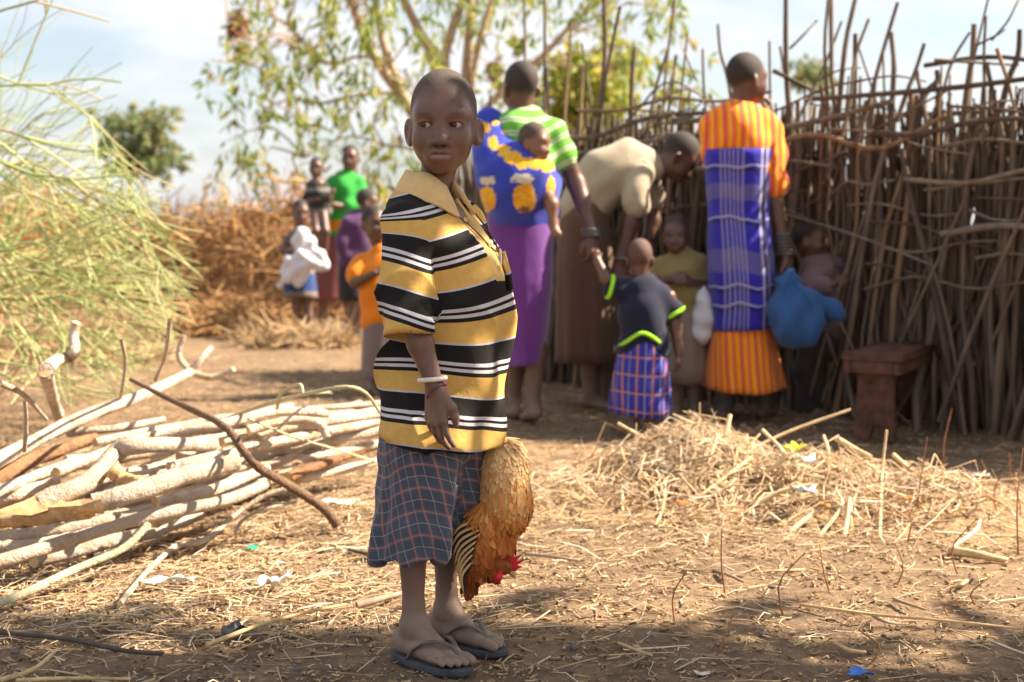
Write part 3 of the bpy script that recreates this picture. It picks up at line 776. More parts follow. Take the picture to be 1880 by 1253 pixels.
regions = [(380, 520, 60, 190, 26), (400, 560, 150, 300, 34), (430, 600, -60, 120, 56), (560, 720, -80, 110, 64), (600, 730, 120, 260, 30), (620, 760, 230, 330, 26), (700, 900, -120, 60, 60), (880, 1120, -140, 40, 60), (1100, 1250, -60, 110, 36), (1080, 1180, 20, 120, 12), (380, 1250, -320, -100, 120), (760, 1000, 40, 200, 24), (400, 520, 280, 330, 6), (640, 760, 300, 370, 16)]
for x0, x1, y0, y1, n in regions:
    for _ in range(int(n*.42)): anch.append(W(random.uniform(x0, x1), random.uniform(y0, y1), DT + random.gauss(0, 1.2)))
tree('leafy_tree', tb, lim, np.array(anch), M_LEAF, 'tall multi stemmed tree with drooping yellow green leaves behind the group', (17, .17, .038, 1.0, .38))
DT2 = 18.0
b2 = W(1065, 417+CAMZ*FPX/DT2, DT2); b2[2] = 0
an2 = [W(1070+random.gauss(0, 48), 150+random.gauss(0, 48), DT2+random.gauss(0, .4)) for _ in range(120)]
tree('small_tree', b2, [([b2, W(1065, 330, DT2), W(1060, 160, DT2)], .06), ([W(1065, 300, DT2), W(1110, 200, DT2), W(1130, 130, DT2)], .03)], np.array(an2), M_LEAF2, 'bright yellow green bushy tree showing over the fence', (20, .16, .07, .4, .28))
DT3 = 40.0
b3 = W(240, 417+CAMZ*FPX/DT3, DT3); b3[2] = 0
an3 = [W(x+random.gauss(0, 16), y+random.gauss(0, 12), DT3+random.gauss(0, .5)) for x, y in [(245, 225), (270, 245), (225, 260), (290, 215), (255, 280), (215, 215), (240, 300), (285, 270), (300, 300)] for _ in range(13)]
tree('distant_tree', b3, [([b3, W(238, 380, DT3), W(240, 250, DT3)], .10), ([W(238, 330, DT3), W(270, 290, DT3), W(290, 240, DT3)], .06), ([W(238, 330, DT3), W(215, 280, DT3), W(210, 230, DT3)], .06)], np.array(an3), M_LEAF3, 'small lone dark green tree far beyond the dry brush', (16, .26, .12, .2, .3))
DT4 = 30.0
b4 = W(1490, 417+CAMZ*FPX/DT4, DT4); b4[2] = 0
an4 = [W(1488+random.gauss(0, 9), 135+random.gauss(0, 14), DT4+random.gauss(0, .3)) for _ in range(30)]
tree('distant_tree', b4, [([b4, W(1488, 300, DT4), W(1490, 130, DT4)], .08)], np.array(an4), M_LEAF3, 'slender green treetop just showing behind the fence sticks', (16, .22, .10, .2, .25))
# dry leaf clumps hanging in the tree
def clump(c, rad, label, seed):
    rg = np.random.default_rng(seed); N = 90
    d = rg.standard_normal((N, 3)); d /= np.linalg.norm(d, axis=1)[:, None]
    V, F, A = leaves(c*0 + d*rad*(.3+.6*rg.random((N, 1)))*[.7, .7, 1.2], d*.6+rg.standard_normal((N, 3))*.4+[0, 0, -.6], rad*(.5+.5*rg.random(N)), rad*.3*np.ones(N), rg)
    o = obj('dry_leaf_clump', np_mesh('dry_leaf_clump', V, F, False, {'uvw': A}), M_DRYLEAF); o.location = c
    tag(o, label, 'leaf clump')
M_DRYLEAF = leaf_mat('dead_brown_leaf', [(0, (.20, .09, .05)), (.6, (.30, .14, .07)), (1, (.42, .22, .11))], .2)
clump(W(434, 48, DT-.6), .14, 'brown dead leaf clump hanging in the outermost drooping branches', 3)
clump(W(908, 125, DT-.4), .12, 'rusty dead leaf clump hanging by the tree stems', 4)

# ------------------------------------------------------------------ pencil bush on the left
BB = np.array([-2.35, 5.3, 0.0])
bush = empty('pencil_bush', tuple(BB))
tag(bush, 'large pale green leafless bush of thin pencil like stems', 'bush')
BV = []
def grow(p, d, r, ln, depth, out):
    d = d/np.linalg.norm(d)
    e = p + d*ln + np.array([0, 0, -.02*ln*(4-depth)])
    mid = (p+e)/2 + rng.standard_normal(3)*ln*.06
    out.append((np.array([p, mid, e]), r))
    if depth == 0: return
    for _ in range(3 if depth > 1 else 2 + int(rng.random() < .6)):
        nd_ = d + rng.standard_normal(3)*.36 + np.array([.10, 0, -.10])
        grow(e, nd_, r*.74, ln*(.66+.3*rng.random()), depth-1, out)
segs = []
for k in range(19):
    a = rng.random()*math.tau
    grow(BB + [rng.standard_normal()*.15, rng.standard_normal()*.15, 0], np.array([math.cos(a)*.45+.20, math.sin(a)*.4-.05, 1.15]), .011, .46, 4, segs)
hang = [((-1.95, 4.9, 1.35), (.55, -.25, -.25)), ((-1.9, 5.0, 1.05), (.7, -.1, -.35)), ((-1.95, 4.8, .85), (.65, -.2, -.5)), ((-2.0, 4.9, 1.6), (.6, -.1, .15)), ((-2.0, 4.7, 1.2), (.75, 0, -.15)), ((-1.85, 4.9, .75), (.5, -.2, -.6)), ((-1.95, 5.1, 1.75), (.6, -.1, .3)), ((-2.0, 4.6, .7), (.5, -.3, -.5)), ((-2.0, 5.0, 1.45), (.8, 0, -.35)), ((-1.9, 4.8, .95), (.85, 0, -.3)), ((-2.0, 4.7, .6), (.4, -.1, -.4)), ((-2.05, 4.8, 1.0), (.6, -.3, -.7))]
for p, d in hang:
    for _ in range(2):
        grow(np.array(p)+rng.standard_normal(3)*.10, np.array(d)+rng.standard_normal(3)*.15, .0095, .34, 3, segs)
KB = 1.30
segs = [(np.array([0, 0, CAMZ]) + KB*(q-np.array([0, 0, CAMZ])), max(r*.70, .0024)) for q, r in segs]
BB = np.array([BB[0]*KB, BB[1]*KB, 0]); bush.location = BB
def in_bush(q):
    e = q[2]; px = CX + FPX*e[0]/e[1]; py = 417 - FPX*(e[2]-CAMZ)/e[1]
    return e[2] > .12 and px < np.interp(py, [-200, 0, 120, 260, 330, 430, 560, 650, 720], [200, 215, 235, 235, 300, 365, 370, 330, 250]) + rng.normal(0, 14)
segs = [s for s in segs if in_bush(s[0])]
mb = MB(); mt = MB()
for q, r in segs:
    Q = curve_pts(q, 4); V, F = tube(Q-BB, np.linspace(r, r*.8, 4), 5, 0, False)
    mb.add(V, F, (rng.random(), rng.random(), 0))
M_PENCIL = straw_mat('pencil_stem_green', [(0, (.18, .24, .08)), (.3, (.30, .36, .13)), (.6, (.43, .46, .19)), (.82, (.53, .52, .27)), (.93, (.50, .38, .20)), (1, (.40, .25, .13))], .55)
o = obj('fine_stems', mb.mesh('fine_stems'), M_PENCIL, bush); o['kind'] = 'stuff'

# ------------------------------------------------------------------ dry brush bank in the left distance
bank = empty('dry_brush_bank', (-2.9, 14.6, 0))
tag(bank, 'long bank of piled dry brush and thorn behind the group', 'brush bank')
N = 9000
u = rng.random(N); x = -7.5 + 8.3*u; y = 14.6 + rng.standard_normal(N)*.45 + .3*np.sin(x*1.3)
top = 1.12 + .14*np.sin(x*2.1) + .10*np.sin(x*5.3+1)
z = rng.random(N)**.8*top*np.exp(-((y-14.6)/1.1)**2)
D = rng.standard_normal((N, 3))*[1, .8, .9]
V, F, A = twigs(np.stack([x, y, z], -1)-[-2.9, 14.6, 0], D, .18+.35*rng.random(N), .005+.009*rng.random(N)**2, .18)
M_BRUSH = straw_mat('dry_brush', [(0, (.46, .25, .10)), (.5, (.56, .33, .14)), (.8, (.36, .18, .08)), (1, (.62, .44, .22))], .8)
o = obj('brush', np_mesh('brush', V, F, True, {'uvw': A}), M_BRUSH, bank); o['kind'] = 'stuff'
xs_ = np.linspace(-7.6, .9, 60); prof = np.linspace(-1, 1, 12)
BX, BT = np.meshgrid(xs_, prof, indexing='ij')
BZ = (.98+.14*np.sin(BX*2.1))*np.cos(BT*math.pi/2)**.6 + rng.standard_normal(BX.shape)*.04 - .05
ii = np.arange(60*12).reshape(60, 12); BFc = np.stack([ii[:-1, :-1], ii[1:, :-1], ii[1:, 1:], ii[:-1, 1:]], -1).reshape(-1, 4)
obj('core', np_mesh('core', np.stack([BX+2.9, BT*.75+.3*np.sin(BX*1.3), BZ], -1).reshape(-1, 3), BFc), simple('brush_core', (.30, .16, .075), .95, .6, 14, .9, .05), bank)
for cx, cy, w, h in [(-2.35, 11.6, .55, .34), (-3.4, 11.2, .7, .25), (-1.6, 10.6, .4, .10), (-2.9, 9.2, .6, .12)]:                      # low heaps of brush
    N = 900
    a = rng.random(N)*math.tau; rr = np.sqrt(rng.random(N))
    hz = h*(1-rr**2)
    P = np.stack([np.cos(a)*rr*w, np.sin(a)*rr*w*.7, hz*rng.random(N)], -1)
    V, F, A = twigs(P, rng.standard_normal((N, 3))*[1, 1, .35], .12+.25*rng.random(N), .003+.006*rng.random(N)**2, .2)
    o = obj('brush_heap', np_mesh('brush_heap', V, F, True, {'uvw': A}), M_BRUSH if h > .3 else M_CHIP); o.location = (cx, cy, 0)
    tag(o, 'low tangled heap of dry brush near the far children' if h > .3 else 'thin spread of dark twigs on the far earth', 'brush heap', None if h > .3 else 'spreads of twigs', 'stuff')

# ------------------------------------------------------------------ tree outside the frame on the right whose crown shades the foreground
sb = np.array([3.6, 2.75, 0])
san = []
sh = np.array([SUN_DIR.x/SUN_DIR.z, SUN_DIR.y/SUN_DIR.z])
while len(san) < 330:
    g = np.array([random.uniform(-2.6, 1.9), random.uniform(1.5, 3.18)])       # where the leaf's shadow falls
    z = random.gauss(2.75, .22)
    edge = 3.08 + .07*math.sin(3.1*g[0]+.5) - .05*g[0]
    if g[1] > edge: continue
    if ((g[0]+.64)/.32)**2 + ((g[1]-2.73)/.11)**2 < 1: continue                 # gap shaped into the crown to let sun onto shirt and hen
    if g[0] > .35 and random.random() < .55: continue
    san.append(np.array([g[0]+sh[0]*z, g[1]+sh[1]*z, z+.1]))
stl = [([sb, sb+[-.1, .1, 1.2], sb+[-.3, .3, 2.3]], .10)] + [([sb+[-.3, .3, 2.2], sb+[dx*.5, dy*.5+.3, 2.6], sb+[dx, dy+.4, 2.9]], .035) for dx, dy in [(-1.2, .2), (-2.2, .6), (-1.5, -.5), (.5, .6), (-2.6, .1), (.3, -.7)]]
tree('shade_tree', sb, stl, np.array(san), M_LEAF3, 'spreading shade tree whose crown shades the child with the hen', (26, .11, .05, .3, .18))
# ================================================================== BODY FIELD (distance field -> one continuous surface)
f32 = np.float32
def smin(a, b, k):
    if k <= 0: return np.minimum(a, b)
    h = np.clip(1 - np.abs(a-b)/k, 0, 1)
    return np.minimum(a, b) - h*h*(k*.25)
def smax(a, b, k): return -smin(-a, -b, k)
def d_cap(X, Y, Z, a, b, ra, rb, sq=None):
    ba = np.asarray(b, float)-np.asarray(a, float); L2 = float(ba@ba)+1e-9
    px, py, pz = X-f32(a[0]), Y-f32(a[1]), Z-f32(a[2])
    t = np.clip((px*f32(ba[0])+py*f32(ba[1])+pz*f32(ba[2]))/f32(L2), 0, 1)
    dx, dy, dz = px-t*f32(ba[0]), py-t*f32(ba[1]), pz-t*f32(ba[2])
    if sq is not None:                                   # flatten along a vector
        nv, fac = sq; q = dx*f32(nv[0])+dy*f32(nv[1])+dz*f32(nv[2]); e = f32(fac-1)
        dx, dy, dz = dx+q*e*f32(nv[0]), dy+q*e*f32(nv[1]), dz+q*e*f32(nv[2])
    return np.sqrt(dx*dx+dy*dy+dz*dz) - (f32(ra)+f32(rb-ra)*t)
def d_ell(X, Y, Z, c, r, Rm=None):
    x, y, z = X-f32(c[0]), Y-f32(c[1]), Z-f32(c[2])
    if Rm is not None:
        Rm = np.asarray(Rm, dtype=f32)
        x, y, z = x*Rm[0, 0]+y*Rm[1, 0]+z*Rm[2, 0], x*Rm[0, 1]+y*Rm[1, 1]+z*Rm[2, 1], x*Rm[0, 2]+y*Rm[1, 2]+z*Rm[2, 2]
    r = [f32(v) for v in r]
    k0 = np.sqrt((x/r[0])**2+(y/r[1])**2+(z/r[2])**2); k1 = np.sqrt((x/r[0]**2)**2+(y/r[1]**2)**2+(z/r[2]**2)**2)
    return k0*(k0-1)/(k1+f32(1e-6))
def ladder(segs):
    """axis from (upto, step) pieces: start, [(end, step), ...]"""
    a = [segs[0]]
    for end, st in segs[1]:
        n = max(1, int(round((end-a[-1])/st))); a += list(np.linspace(a[-1], end, n+1)[1:])
    return np.array(a, dtype=f32)
class Field:
    def __init__(s, xs, ys, zs):
        s.x, s.y, s.z = [np.asarray(v, dtype=f32) for v in (xs, ys, zs)]
        s.D = np.full((len(s.x), len(s.y), len(s.z)), 1.0, dtype=f32)
    @staticmethod
    def box(lo, hi, st):
        return Field(*[np.arange(lo[i], hi[i]+st, st) for i in range(3)])
    def op(s, fn, lo, hi, k=.01, mode='u', pad=None):
        pad = (k*1.3 + .022) if pad is None else pad
        sl = []
        for ax, l, h in zip((s.x, s.y, s.z), lo, hi):
            i0 = max(0, np.searchsorted(ax, l-pad)-1); i1 = min(len(ax), np.searchsorted(ax, h+pad)+1)
            if i1 <= i0: return s
            sl.append(slice(i0, i1))
        d = fn(s.x[sl[0]][:, None, None], s.y[sl[1]][None, :, None], s.z[sl[2]][None, None, :])
        a = s.D[tuple(sl)]
        s.D[tuple(sl)] = smin(a, d, k) if mode == 'u' else smax(a, -d, k)
        return s
    def cap(s, a, b, ra, rb=None, k=.01, mode='u', sq=None):
        rb = ra if rb is None else rb; a = np.asarray(a, float); b = np.asarray(b, float)
        r = max(ra, rb); return s.op(lambda X, Y, Z: d_cap(X, Y, Z, a, b, ra, rb, sq), np.minimum(a, b)-r, np.maximum(a, b)+r, k, mode)
    def chain(s, P, r, k=.01, mode='u', sq=None):
        for i in range(len(P)-1): s.cap(P[i], P[i+1], r[i], r[i+1], k, mode, sq)
        return s
    def ell(s, c, r, Rm=None, k=.01, mode='u'):
        m_ = max(r); c = np.asarray(c, float); q = np.array(r) if Rm is None else np.array([m_]*3)
        return s.op(lambda X, Y, Z: d_ell(X, Y, Z, c, r, Rm), c-q, c+q, k, mode)
    def mesh(s):
        D = s.D; S = D < 0
        nx, ny, nz = D.shape
        cnt = np.zeros((nx-1, ny-1, nz-1), dtype=np.int8)
        for i in (0, 1):
            for j in (0, 1):
                for k in (0, 1): cnt += S[i:nx-1+i, j:ny-1+j, k:nz-1+k]
        act = np.argwhere((cnt > 0) & (cnt < 8))
        ids = np.full(cnt.shape, -1, dtype=np.int32); ids[act[:, 0], act[:, 1], act[:, 2]] = np.arange(len(act))
        I, J, K = act.T
        acc = np.zeros((len(act), 3)); num = np.zeros(len(act))
        corners = [(i, j, k) for i in (0, 1) for j in (0, 1) for k in (0, 1)]
        vals = {c: D[I+c[0], J+c[1], K+c[2]].astype(float) for c in corners}
        pos = {c: np.stack([s.x[I+c[0]], s.y[J+c[1]], s.z[K+c[2]]], -1).astype(float) for c in corners}
        for a in corners:
            for ax in range(3):
                if a[ax]: continue
                b = list(a); b[ax] = 1; b = tuple(b)
                va, vb = vals[a], vals[b]; m_ = (va < 0) != (vb < 0)
                t = np.where(m_, va/(va-vb+1e-12), 0)
                acc += np.where(m_[:, None], pos[a]+(pos[b]-pos[a])*t[:, None], 0); num += m_
        V = acc/num[:, None]
        Fs = []
        for ax in range(3):
            sl0 = [slice(None)]*3; sl1 = [slice(None)]*3
            sl0[ax] = slice(0, -1); sl1[ax] = slice(1, None)
            A, B = S[tuple(sl0)], S[tuple(sl1)]
            e = np.argwhere(A != B)
            o1, o2 = [(1, 2), (2, 0), (0, 1)][ax]
            ok = (e[:, o1] > 0) & (e[:, o2] > 0) & (e[:, o1] < D.shape[o1]-1) & (e[:, o2] < D.shape[o2]-1)
            e = e[ok]; sg = A[e[:, 0], e[:, 1], e[:, 2]]
            def cell(d1, d2):
                c = e.copy(); c[:, o1] -= d1; c[:, o2] -= d2
                return ids[c[:, 0], c[:, 1], c[:, 2]]
            q = np.stack([cell(1, 1), cell(0, 1), cell(0, 0), cell(1, 0)], -1)
            q[~sg] = q[~sg][:, ::-1]
            Fs.append(q)
        F = np.concatenate(Fs); F = F[(F >= 0).all(1)]
        return V, F
def v_normals(V, F):
    n = np.cross(V[F[:, 2]]-V[F[:, 0]], V[F[:, 3]]-V[F[:, 1]])
    N = np.zeros_like(V)
    for k in range(4): np.add.at(N, F[:, k], n)
    return N/(np.linalg.norm(N, axis=1)[:, None]+1e-12)
def relax(V, F, it=1, f=.5):
    for _ in range(it):
        A = np.zeros_like(V); c = np.zeros(len(V))
        for k in range(4):
            np.add.at(A, F[:, k], V[F[:, (k+1) % 4]]); np.add.at(c, F[:, k], 1)
            np.add.at(A, F[:, k], V[F[:, (k+3) % 4]]); np.add.at(c, F[:, k], 1)
        V = V*(1-f) + f*A/np.maximum(c, 1)[:, None]
    return V
def rotm(yaw=0, pitch=0, roll=0):
    """columns = person's left, back, up after turning (degrees). yaw>0 turns to the person's left; pitch>0 looks down"""
    return np.array((Matrix.Rotation(R(yaw), 3, 'Z') @ Matrix.Rotation(R(pitch), 3, 'X') @ Matrix.Rotation(R(roll), 3, 'Y')))

# ------------------------------------------------------------------ head (faces -y; origin between the eyes' centres at mid depth; unit = child head)
def head_sdf(x, y, z, fine=True):
    f = -y                                                   # forward
    ax = np.abs(x)
    E = lambda c, r: d_ell(ax, f, z, c, r)
    d = E((0, -.014, .032), (.0665, .086, .080))
    d = smin(d, E((0, .022, -.028), (.0490, .056, .063)), .034)
    d = smin(d, E((0, .050, -.076), (.024, .022, .018)), .030)           # chin
    d = smin(d, E((.031, .046, -.030), (.024, .025, .026)), .024)         # cheeks
    d = smin(d, E((.034, .004, -.048), (.011, .026, .020)), .034)        # jaw corner
    d = smin(d, E((.022, .0585, .022), (.022, .010, .010)), .034)          # brow
    d = smax(d, -E((.0300, .083, -.001), (.0175, .0125, .0105)), .012)    # eye sockets
    d = smin(d, E((0, .068, -.057), (.026, .0135, .016)), .016)           # muzzle
    if fine:
        lid = np.sqrt((ax-f32(.030))**2+(f-f32(.0580))**2+(z-f32(.0))**2)-f32(.0160)
        d = smin(d, lid, .005)
        d = smax(d, -E((.0300, .0755, -.0012), (.0146, .0115, .0051)), .0016)
    d = smin(d, d_cap(ax, f, z, (0, .068, .004), (0, .084, -.029), .0065, .0098), .012)  # nose
    d = smin(d, E((0, .0855, -.0325), (.0115, .0105, .0095)), .006)
    d = smin(d, E((.0145, .0775, -.0350), (.0085, .0105, .0082)), .010)
    if fine:
        d = smax(d, -E((.0072, .0860, -.0425), (.0036, .0042, .0024)), .002)
        # lips
        for P, rr in [([(0, .0815, -.0522), (.008, .0812, -.0508), (.0215, .0715, -.0575)], (.0053, .0058, .0026)), ([(0, .0812, -.0648), (.010, .0792, -.0640), (.0205, .0712, -.0588)], (.0070, .0061, .0026))]:
            for i in range(2): d = smin(d, d_cap(ax, f, z, P[i], P[i+1], rr[i], rr[i+1]), .0022)
    else:
        d = smin(d, E((0, .0765, -.0575), (.019, .0085, .0105)), .006)
    # ears
    ca, sa = math.cos(.50), math.sin(.50)
    ex = ax-f32(.0695); ef = f+f32(.012)
    u = ex*f32(ca)+ef*f32(sa); w = -ex*f32(sa)+ef*f32(ca); zz = z+f32(.015)
    ear = np.sqrt((u/f32(.0085))**2+((w+zz*f32(.15))/f32(.0185))**2+(zz/f32(.0285))**2)-1
    ear = ear*f32(.0075)
    d = smin(d, ear, .006)
    con = np.sqrt(((u-f32(.0075))/f32(.0055))**2+((w-f32(.001))/f32(.0095))**2+((zz-f32(.001))/f32(.0165))**2)-1
    d = smax(d, -con*f32(.0055), .003)
    return d
def add_head(Fd, c, Rm, s=1.0, fine=True, k=.02, neck=None, neck_r=.034):
    c = np.asarray(c, float); Rf = np.asarray(Rm, dtype=f32)
    def fn(X, Y, Z):
        x, y, z = [(v-f32(c[i]))/f32(s) for i, v in enumerate((X, Y, Z))]
        return head_sdf(x*Rf[0, 0]+y*Rf[1, 0]+z*Rf[2, 0], x*Rf[0, 1]+y*Rf[1, 1]+z*Rf[2, 1], x*Rf[0, 2]+y*Rf[1, 2]+z*Rf[2, 2], fine)*f32(s)
    if neck is not None:
        Fd.cap(c + Rm @ np.array([0, .018, -.05])*s, neck, neck_r*.97, neck_r*1.1, .01)
    Fd.op(fn, c-.112*s, c+.118*s, k*s)
def head_attr(V, c, Rm, s=1.0, hairline=.060):
    """per-vertex masks in head space: hair, lips, brow/dark lines"""
    q = ((V-np.asarray(c)) @ np.asarray(Rm))/s
    x, f, z = np.abs(q[:, 0]), -q[:, 1], q[:, 2]
    inh = np.linalg.norm(q, axis=1) < .16
    # hairline: high on the forehead, coming down in front of the ears to the nape
    lim = np.where(f > .0, hairline + .010*np.cos(x*40) - np.clip((.045-f)/.045, 0, 1)*.045 , .005 - np.clip(-f/.08, 0, 1)*.045)
    hair = np.clip((z-lim)/.030 + .35, 0, 1)*inh
    ear = ((x > .0655) & (z < .016) & (f > -.045) & (f < .02)); hair = np.where(ear, 0, hair)
    lip = np.exp(-((x/.0215)**4 + ((z+.0582)/.0115)**4))*(f > .062)*inh
    lip = lip*np.where(z < -.0575, 1.0, .35)
    line = np.exp(-((z+.0576)/.0014)**2)*(x < .021)*(f > .062)*inh
    arch = .0165 + .004*np.cos((x-.030)*60)
    brow = np.exp(-((z-arch)/.0036)**2)*np.exp(-((x-.031)/.0165)**4)*(f > .03)*inh*.65
    lash = np.exp(-((np.hypot((x-.030)/.0158, (z+.0012)/.0058)-1)/.18)**2)*(f > .055)*inh*.75*(z > -.001)
    nos = np.exp(-(((x-.0068)/.0045)**2+((z+.0425)/.0030)**2))*(f > .07)*inh
    return hair, lip, np.clip(np.maximum(np.maximum(line, brow), np.maximum(lash, nos)), 0, 1)
def skin_mat(name, base, hair=(.030, .023, .019), lip=(.24, .120, .108), dust=(.30, .22, .17), rough=.42):
    m = M(name, rough, .5)
    s = m.sep(m.attr('mask')); co = m.coord()
    f = m.noise(22, 5, .6, co); g = m.noise(420, 2, .5, co)
    c = m.ramp(f, [(.3, tuple(x*.80 for x in base)), (.7, tuple(x*1.18 for x in base))])
    c = m.mix(s[1], c, lip)
    du = m.sep(m.attr('dust')); dn = m.noise(16, 6, .7, co)
    df = m.math('MULTIPLY', du[0], m.math('MULTIPLY_ADD', dn, 1.2, .1), clamp=True)
    c = m.mix(df, c, dust)
    c = m.mix(s[2], c, tuple(x*.22 for x in base))
    hc = m.ramp(g, [(.35, hair), (.62, tuple(x*2.6+.012 for x in hair))])
    hn_ = m.math('MULTIPLY', m.math('MULTIPLY', m.math('SUBTRACT', m.noise(170, 4, .7, co), .5), 5.0), m.math('MULTIPLY', s[0], m.math('SUBTRACT', 1.0, s[0])))
    hf = m.math('MULTIPLY', m.math('ADD', s[0], hn_, clamp=True), .88)
    c = m.mix(hf, c, hc); m.color(c)
    rr = m.math('MULTIPLY_ADD', m.math('MAXIMUM', s[0], df), .4, rough); m.link(rr, m.b.inputs['Roughness'])
    m.bump(m.math('MULTIPLY_ADD', m.math('MULTIPLY', g, s[0]), .8, m.math('MULTIPLY', m.noise(260, 4, .65, co), .40)), .30, .003)
    m.b.inputs['Subsurface Weight'].default_value = .0
    return m.m
def hand(Fd, wrist, d, n, t, hs, curl=(25, 30, 25), spread=.0, thumb=(.30, .33), k=.004, flare=0.0):
    """wrist point; d finger direction, n back of the hand, t thumb side; hs = hand length"""
    d, n, t = [np.asarray(v, float)/np.linalg.norm(v) for v in (d, n, t)]
    w = np.asarray(wrist, float)
    kn = [w + d*hs*a + t*hs*b + n*hs*c for a, b, c in [(.49, .165, .01), (.515, .055, .02), (.50, -.055, .012), (.46, -.155, -.005)]]
    for q, off in zip(kn, (.075, .025, -.025, -.075)):
        Fd.cap(w + t*hs*off, q, .085*hs, .066*hs, .05*hs)
    for i, (q, ln) in enumerate(zip(kn, (.40, .45, .42, .33))):
        p = q; a = 0; r0 = (.051, .053, .051, .046)[i]*hs
        dd = d + t*(.16-.115*i)*(1+flare)
        dd /= np.linalg.norm(dd)
        cu = curl[i] if isinstance(curl[0], (tuple, list)) else curl
        for j, (fr, c_) in enumerate(zip((.45, .31, .24), cu)):
            a += R(c_)
            e = p + (dd*math.cos(a) - n*math.sin(a))*ln*hs*fr
            Fd.cap(p, e, r0*(1-.10*j), r0*(.92-.12*j), .003*hs/.12 if j == 0 else .0015); p = e
    a0 = w + d*hs*.10 + t*hs*.10 - n*hs*.02; a1 = w + d*hs*.30 + t*hs*thumb[0] - n*hs*.09; a2 = a1 + (d*.9+t*.10-n*.25)*hs*.15; a3 = a2 + (d*.95-t*.08-n*.2)*hs*.13
    Fd.chain([a0, a1, a2, a3], [.088*hs, .068*hs, .058*hs, .046*hs], .02*hs/.12*.3)
def foot(Fd, an, fwd, ln, toes=True, tip=0.0, side=1, k=.012):
    """bare foot under ankle point 'an'; fwd horizontal direction; side +1: big toe on the person's right of fwd... pass the inner direction sign"""
    f = np.asarray([fwd[0], fwd[1], 0], float); f /= np.linalg.norm(f); s = np.array([-f[1], f[0], 0])*side   # s points to the inner (big toe) side
    an = np.asarray(an, float); z0 = an[2]; base = an.copy(); base[2] = 0
    P = lambda a, b, z: base + f*ln*a + s*ln*b + np.array([0, 0, z*ln])
    up = tip
    Fd.ell(P(-.17, 0, .135+up), (.125*ln, .125*ln, .13*ln), None, k)
    Fd.cap(an, P(-.08, 0, .17+up), .125*ln, .13*ln, k*1.6)
    Fd.cap(an + np.array([0, 0, -.02*ln]), P(.28, .02, .16+up*.5), .115*ln, .10*ln, k*2)
    Fd.cap(P(-.1, -.03, .10+up), P(.42, -.085, .075), .10*ln, .085*ln, k)
    Fd.cap(P(-.1, .03, .12+up), P(.47, .085, .085), .10*ln, .095*ln, k)
    if toes:
        for b, a, l, r in [(.120, .53, .175, .056), (.025, .56, .155, .038), (-.050, .545, .14, .036), (-.115, .51, .13, .034), (-.172, .46, .115, .032)]:
            Fd.cap(P(a-.06, b, .075), P(a+l*.55, b+.01, .068), r*ln*1.0, r*ln, .0025); Fd.cap(P(a+l*.5, b+.01, .070), P(a+l, b+.008, .050), r*ln*1.05, r*ln*.95, .0015)
    else:
        Fd.cap(P(.45, .05, .07), P(.62, .05, .055), .08*ln, .055*ln, k); Fd.cap(P(.42, -.08, .065), P(.54, -.08, .05), .075*ln, .05*ln, k)
# ------------------------------------------------------------------ cloth helpers
def prof(z, tab):
    """tab rows: z, half width, half depth, centre y[, centre x] -> interpolated columns"""
    tab = sorted(tab); zz = [r[0] for r in tab]
    return [np.interp(z, zz, [(r[i] if i < len(r) else 0) for r in tab]).astype(f32) for i in range(1, 5)]
def d_prof(X, Y, Z, tab, p=2.3):
    a, b, cy, cx = prof(Z, tab)
    q = (np.abs((X-cx)/a)**f32(p)+np.abs((Y-cy)/b)**f32(p))**f32(1/p)
    lo, hi = min(r[0] for r in tab), max(r[0] for r in tab)
    return smax((q-1)*np.minimum(a, b), np.maximum(f32(lo)-Z, Z-f32(hi)), .012)
def loft_cloth(rows, n=64, fold=0, nf=9, seed=0, close=True, thick=True, inward=.006):
    """rows: (z, cx, cy, rx, ry) top to bottom -> V, F, uv (arc length, -z). folds grow to the hem"""
    rg = np.random.default_rng(seed); ph = rg.random(4)*6.28
    m_ = len(rows); a = np.linspace(0, 2*math.pi, n, endpoint=False)
    V = np.zeros((m_, n, 3)); UV = np.zeros((m_, n, 3))
    for i, (z, cx, cy, rx, ry) in enumerate(rows):
        t = i/(m_-1)
        g = 1 + fold*t*(np.sin(nf*a+ph[0]+t*.8)*.6+.4*np.sin((nf*1.7//1)*a+ph[1]-t)) + fold*.35*np.sin(3*a+ph[2]+2*t)
        V[i, :, 0] = cx+np.sin(a)*rx*g; V[i, :, 1] = cy-np.cos(a)*ry*g
        V[i, :, 2] = z + (fold*.10*np.sin(2*a+ph[3])*t)
        aa = np.where(a > math.pi, a-2*math.pi, a)
        UV[i, :, 0] = aa*(rx+ry)/2; UV[i, :, 1] = z; UV[i, :, 2] = aa
    F = []
    for i in range(m_-1):
        for j in range(n):
            F.append((i*n+j, (i+1)*n+j, (i+1)*n+(j+1) % n, i*n+(j+1) % n))
    F.append(tuple(range(n)))
    return V.reshape(-1, 3), F, UV.reshape(-1, 3)
def garment(name, Fd, mat, parent, uvfn, disp=None, rel=1):
    V, F = Fd.mesh()
    if rel: V = relax(V, F, rel)
    if disp is not None:
        N = v_normals(V, F); V = V + N*disp(V)[:, None]
    return obj(name, np_mesh(name, V, F, True, {'uvw': uvfn(V)}), mat, parent)
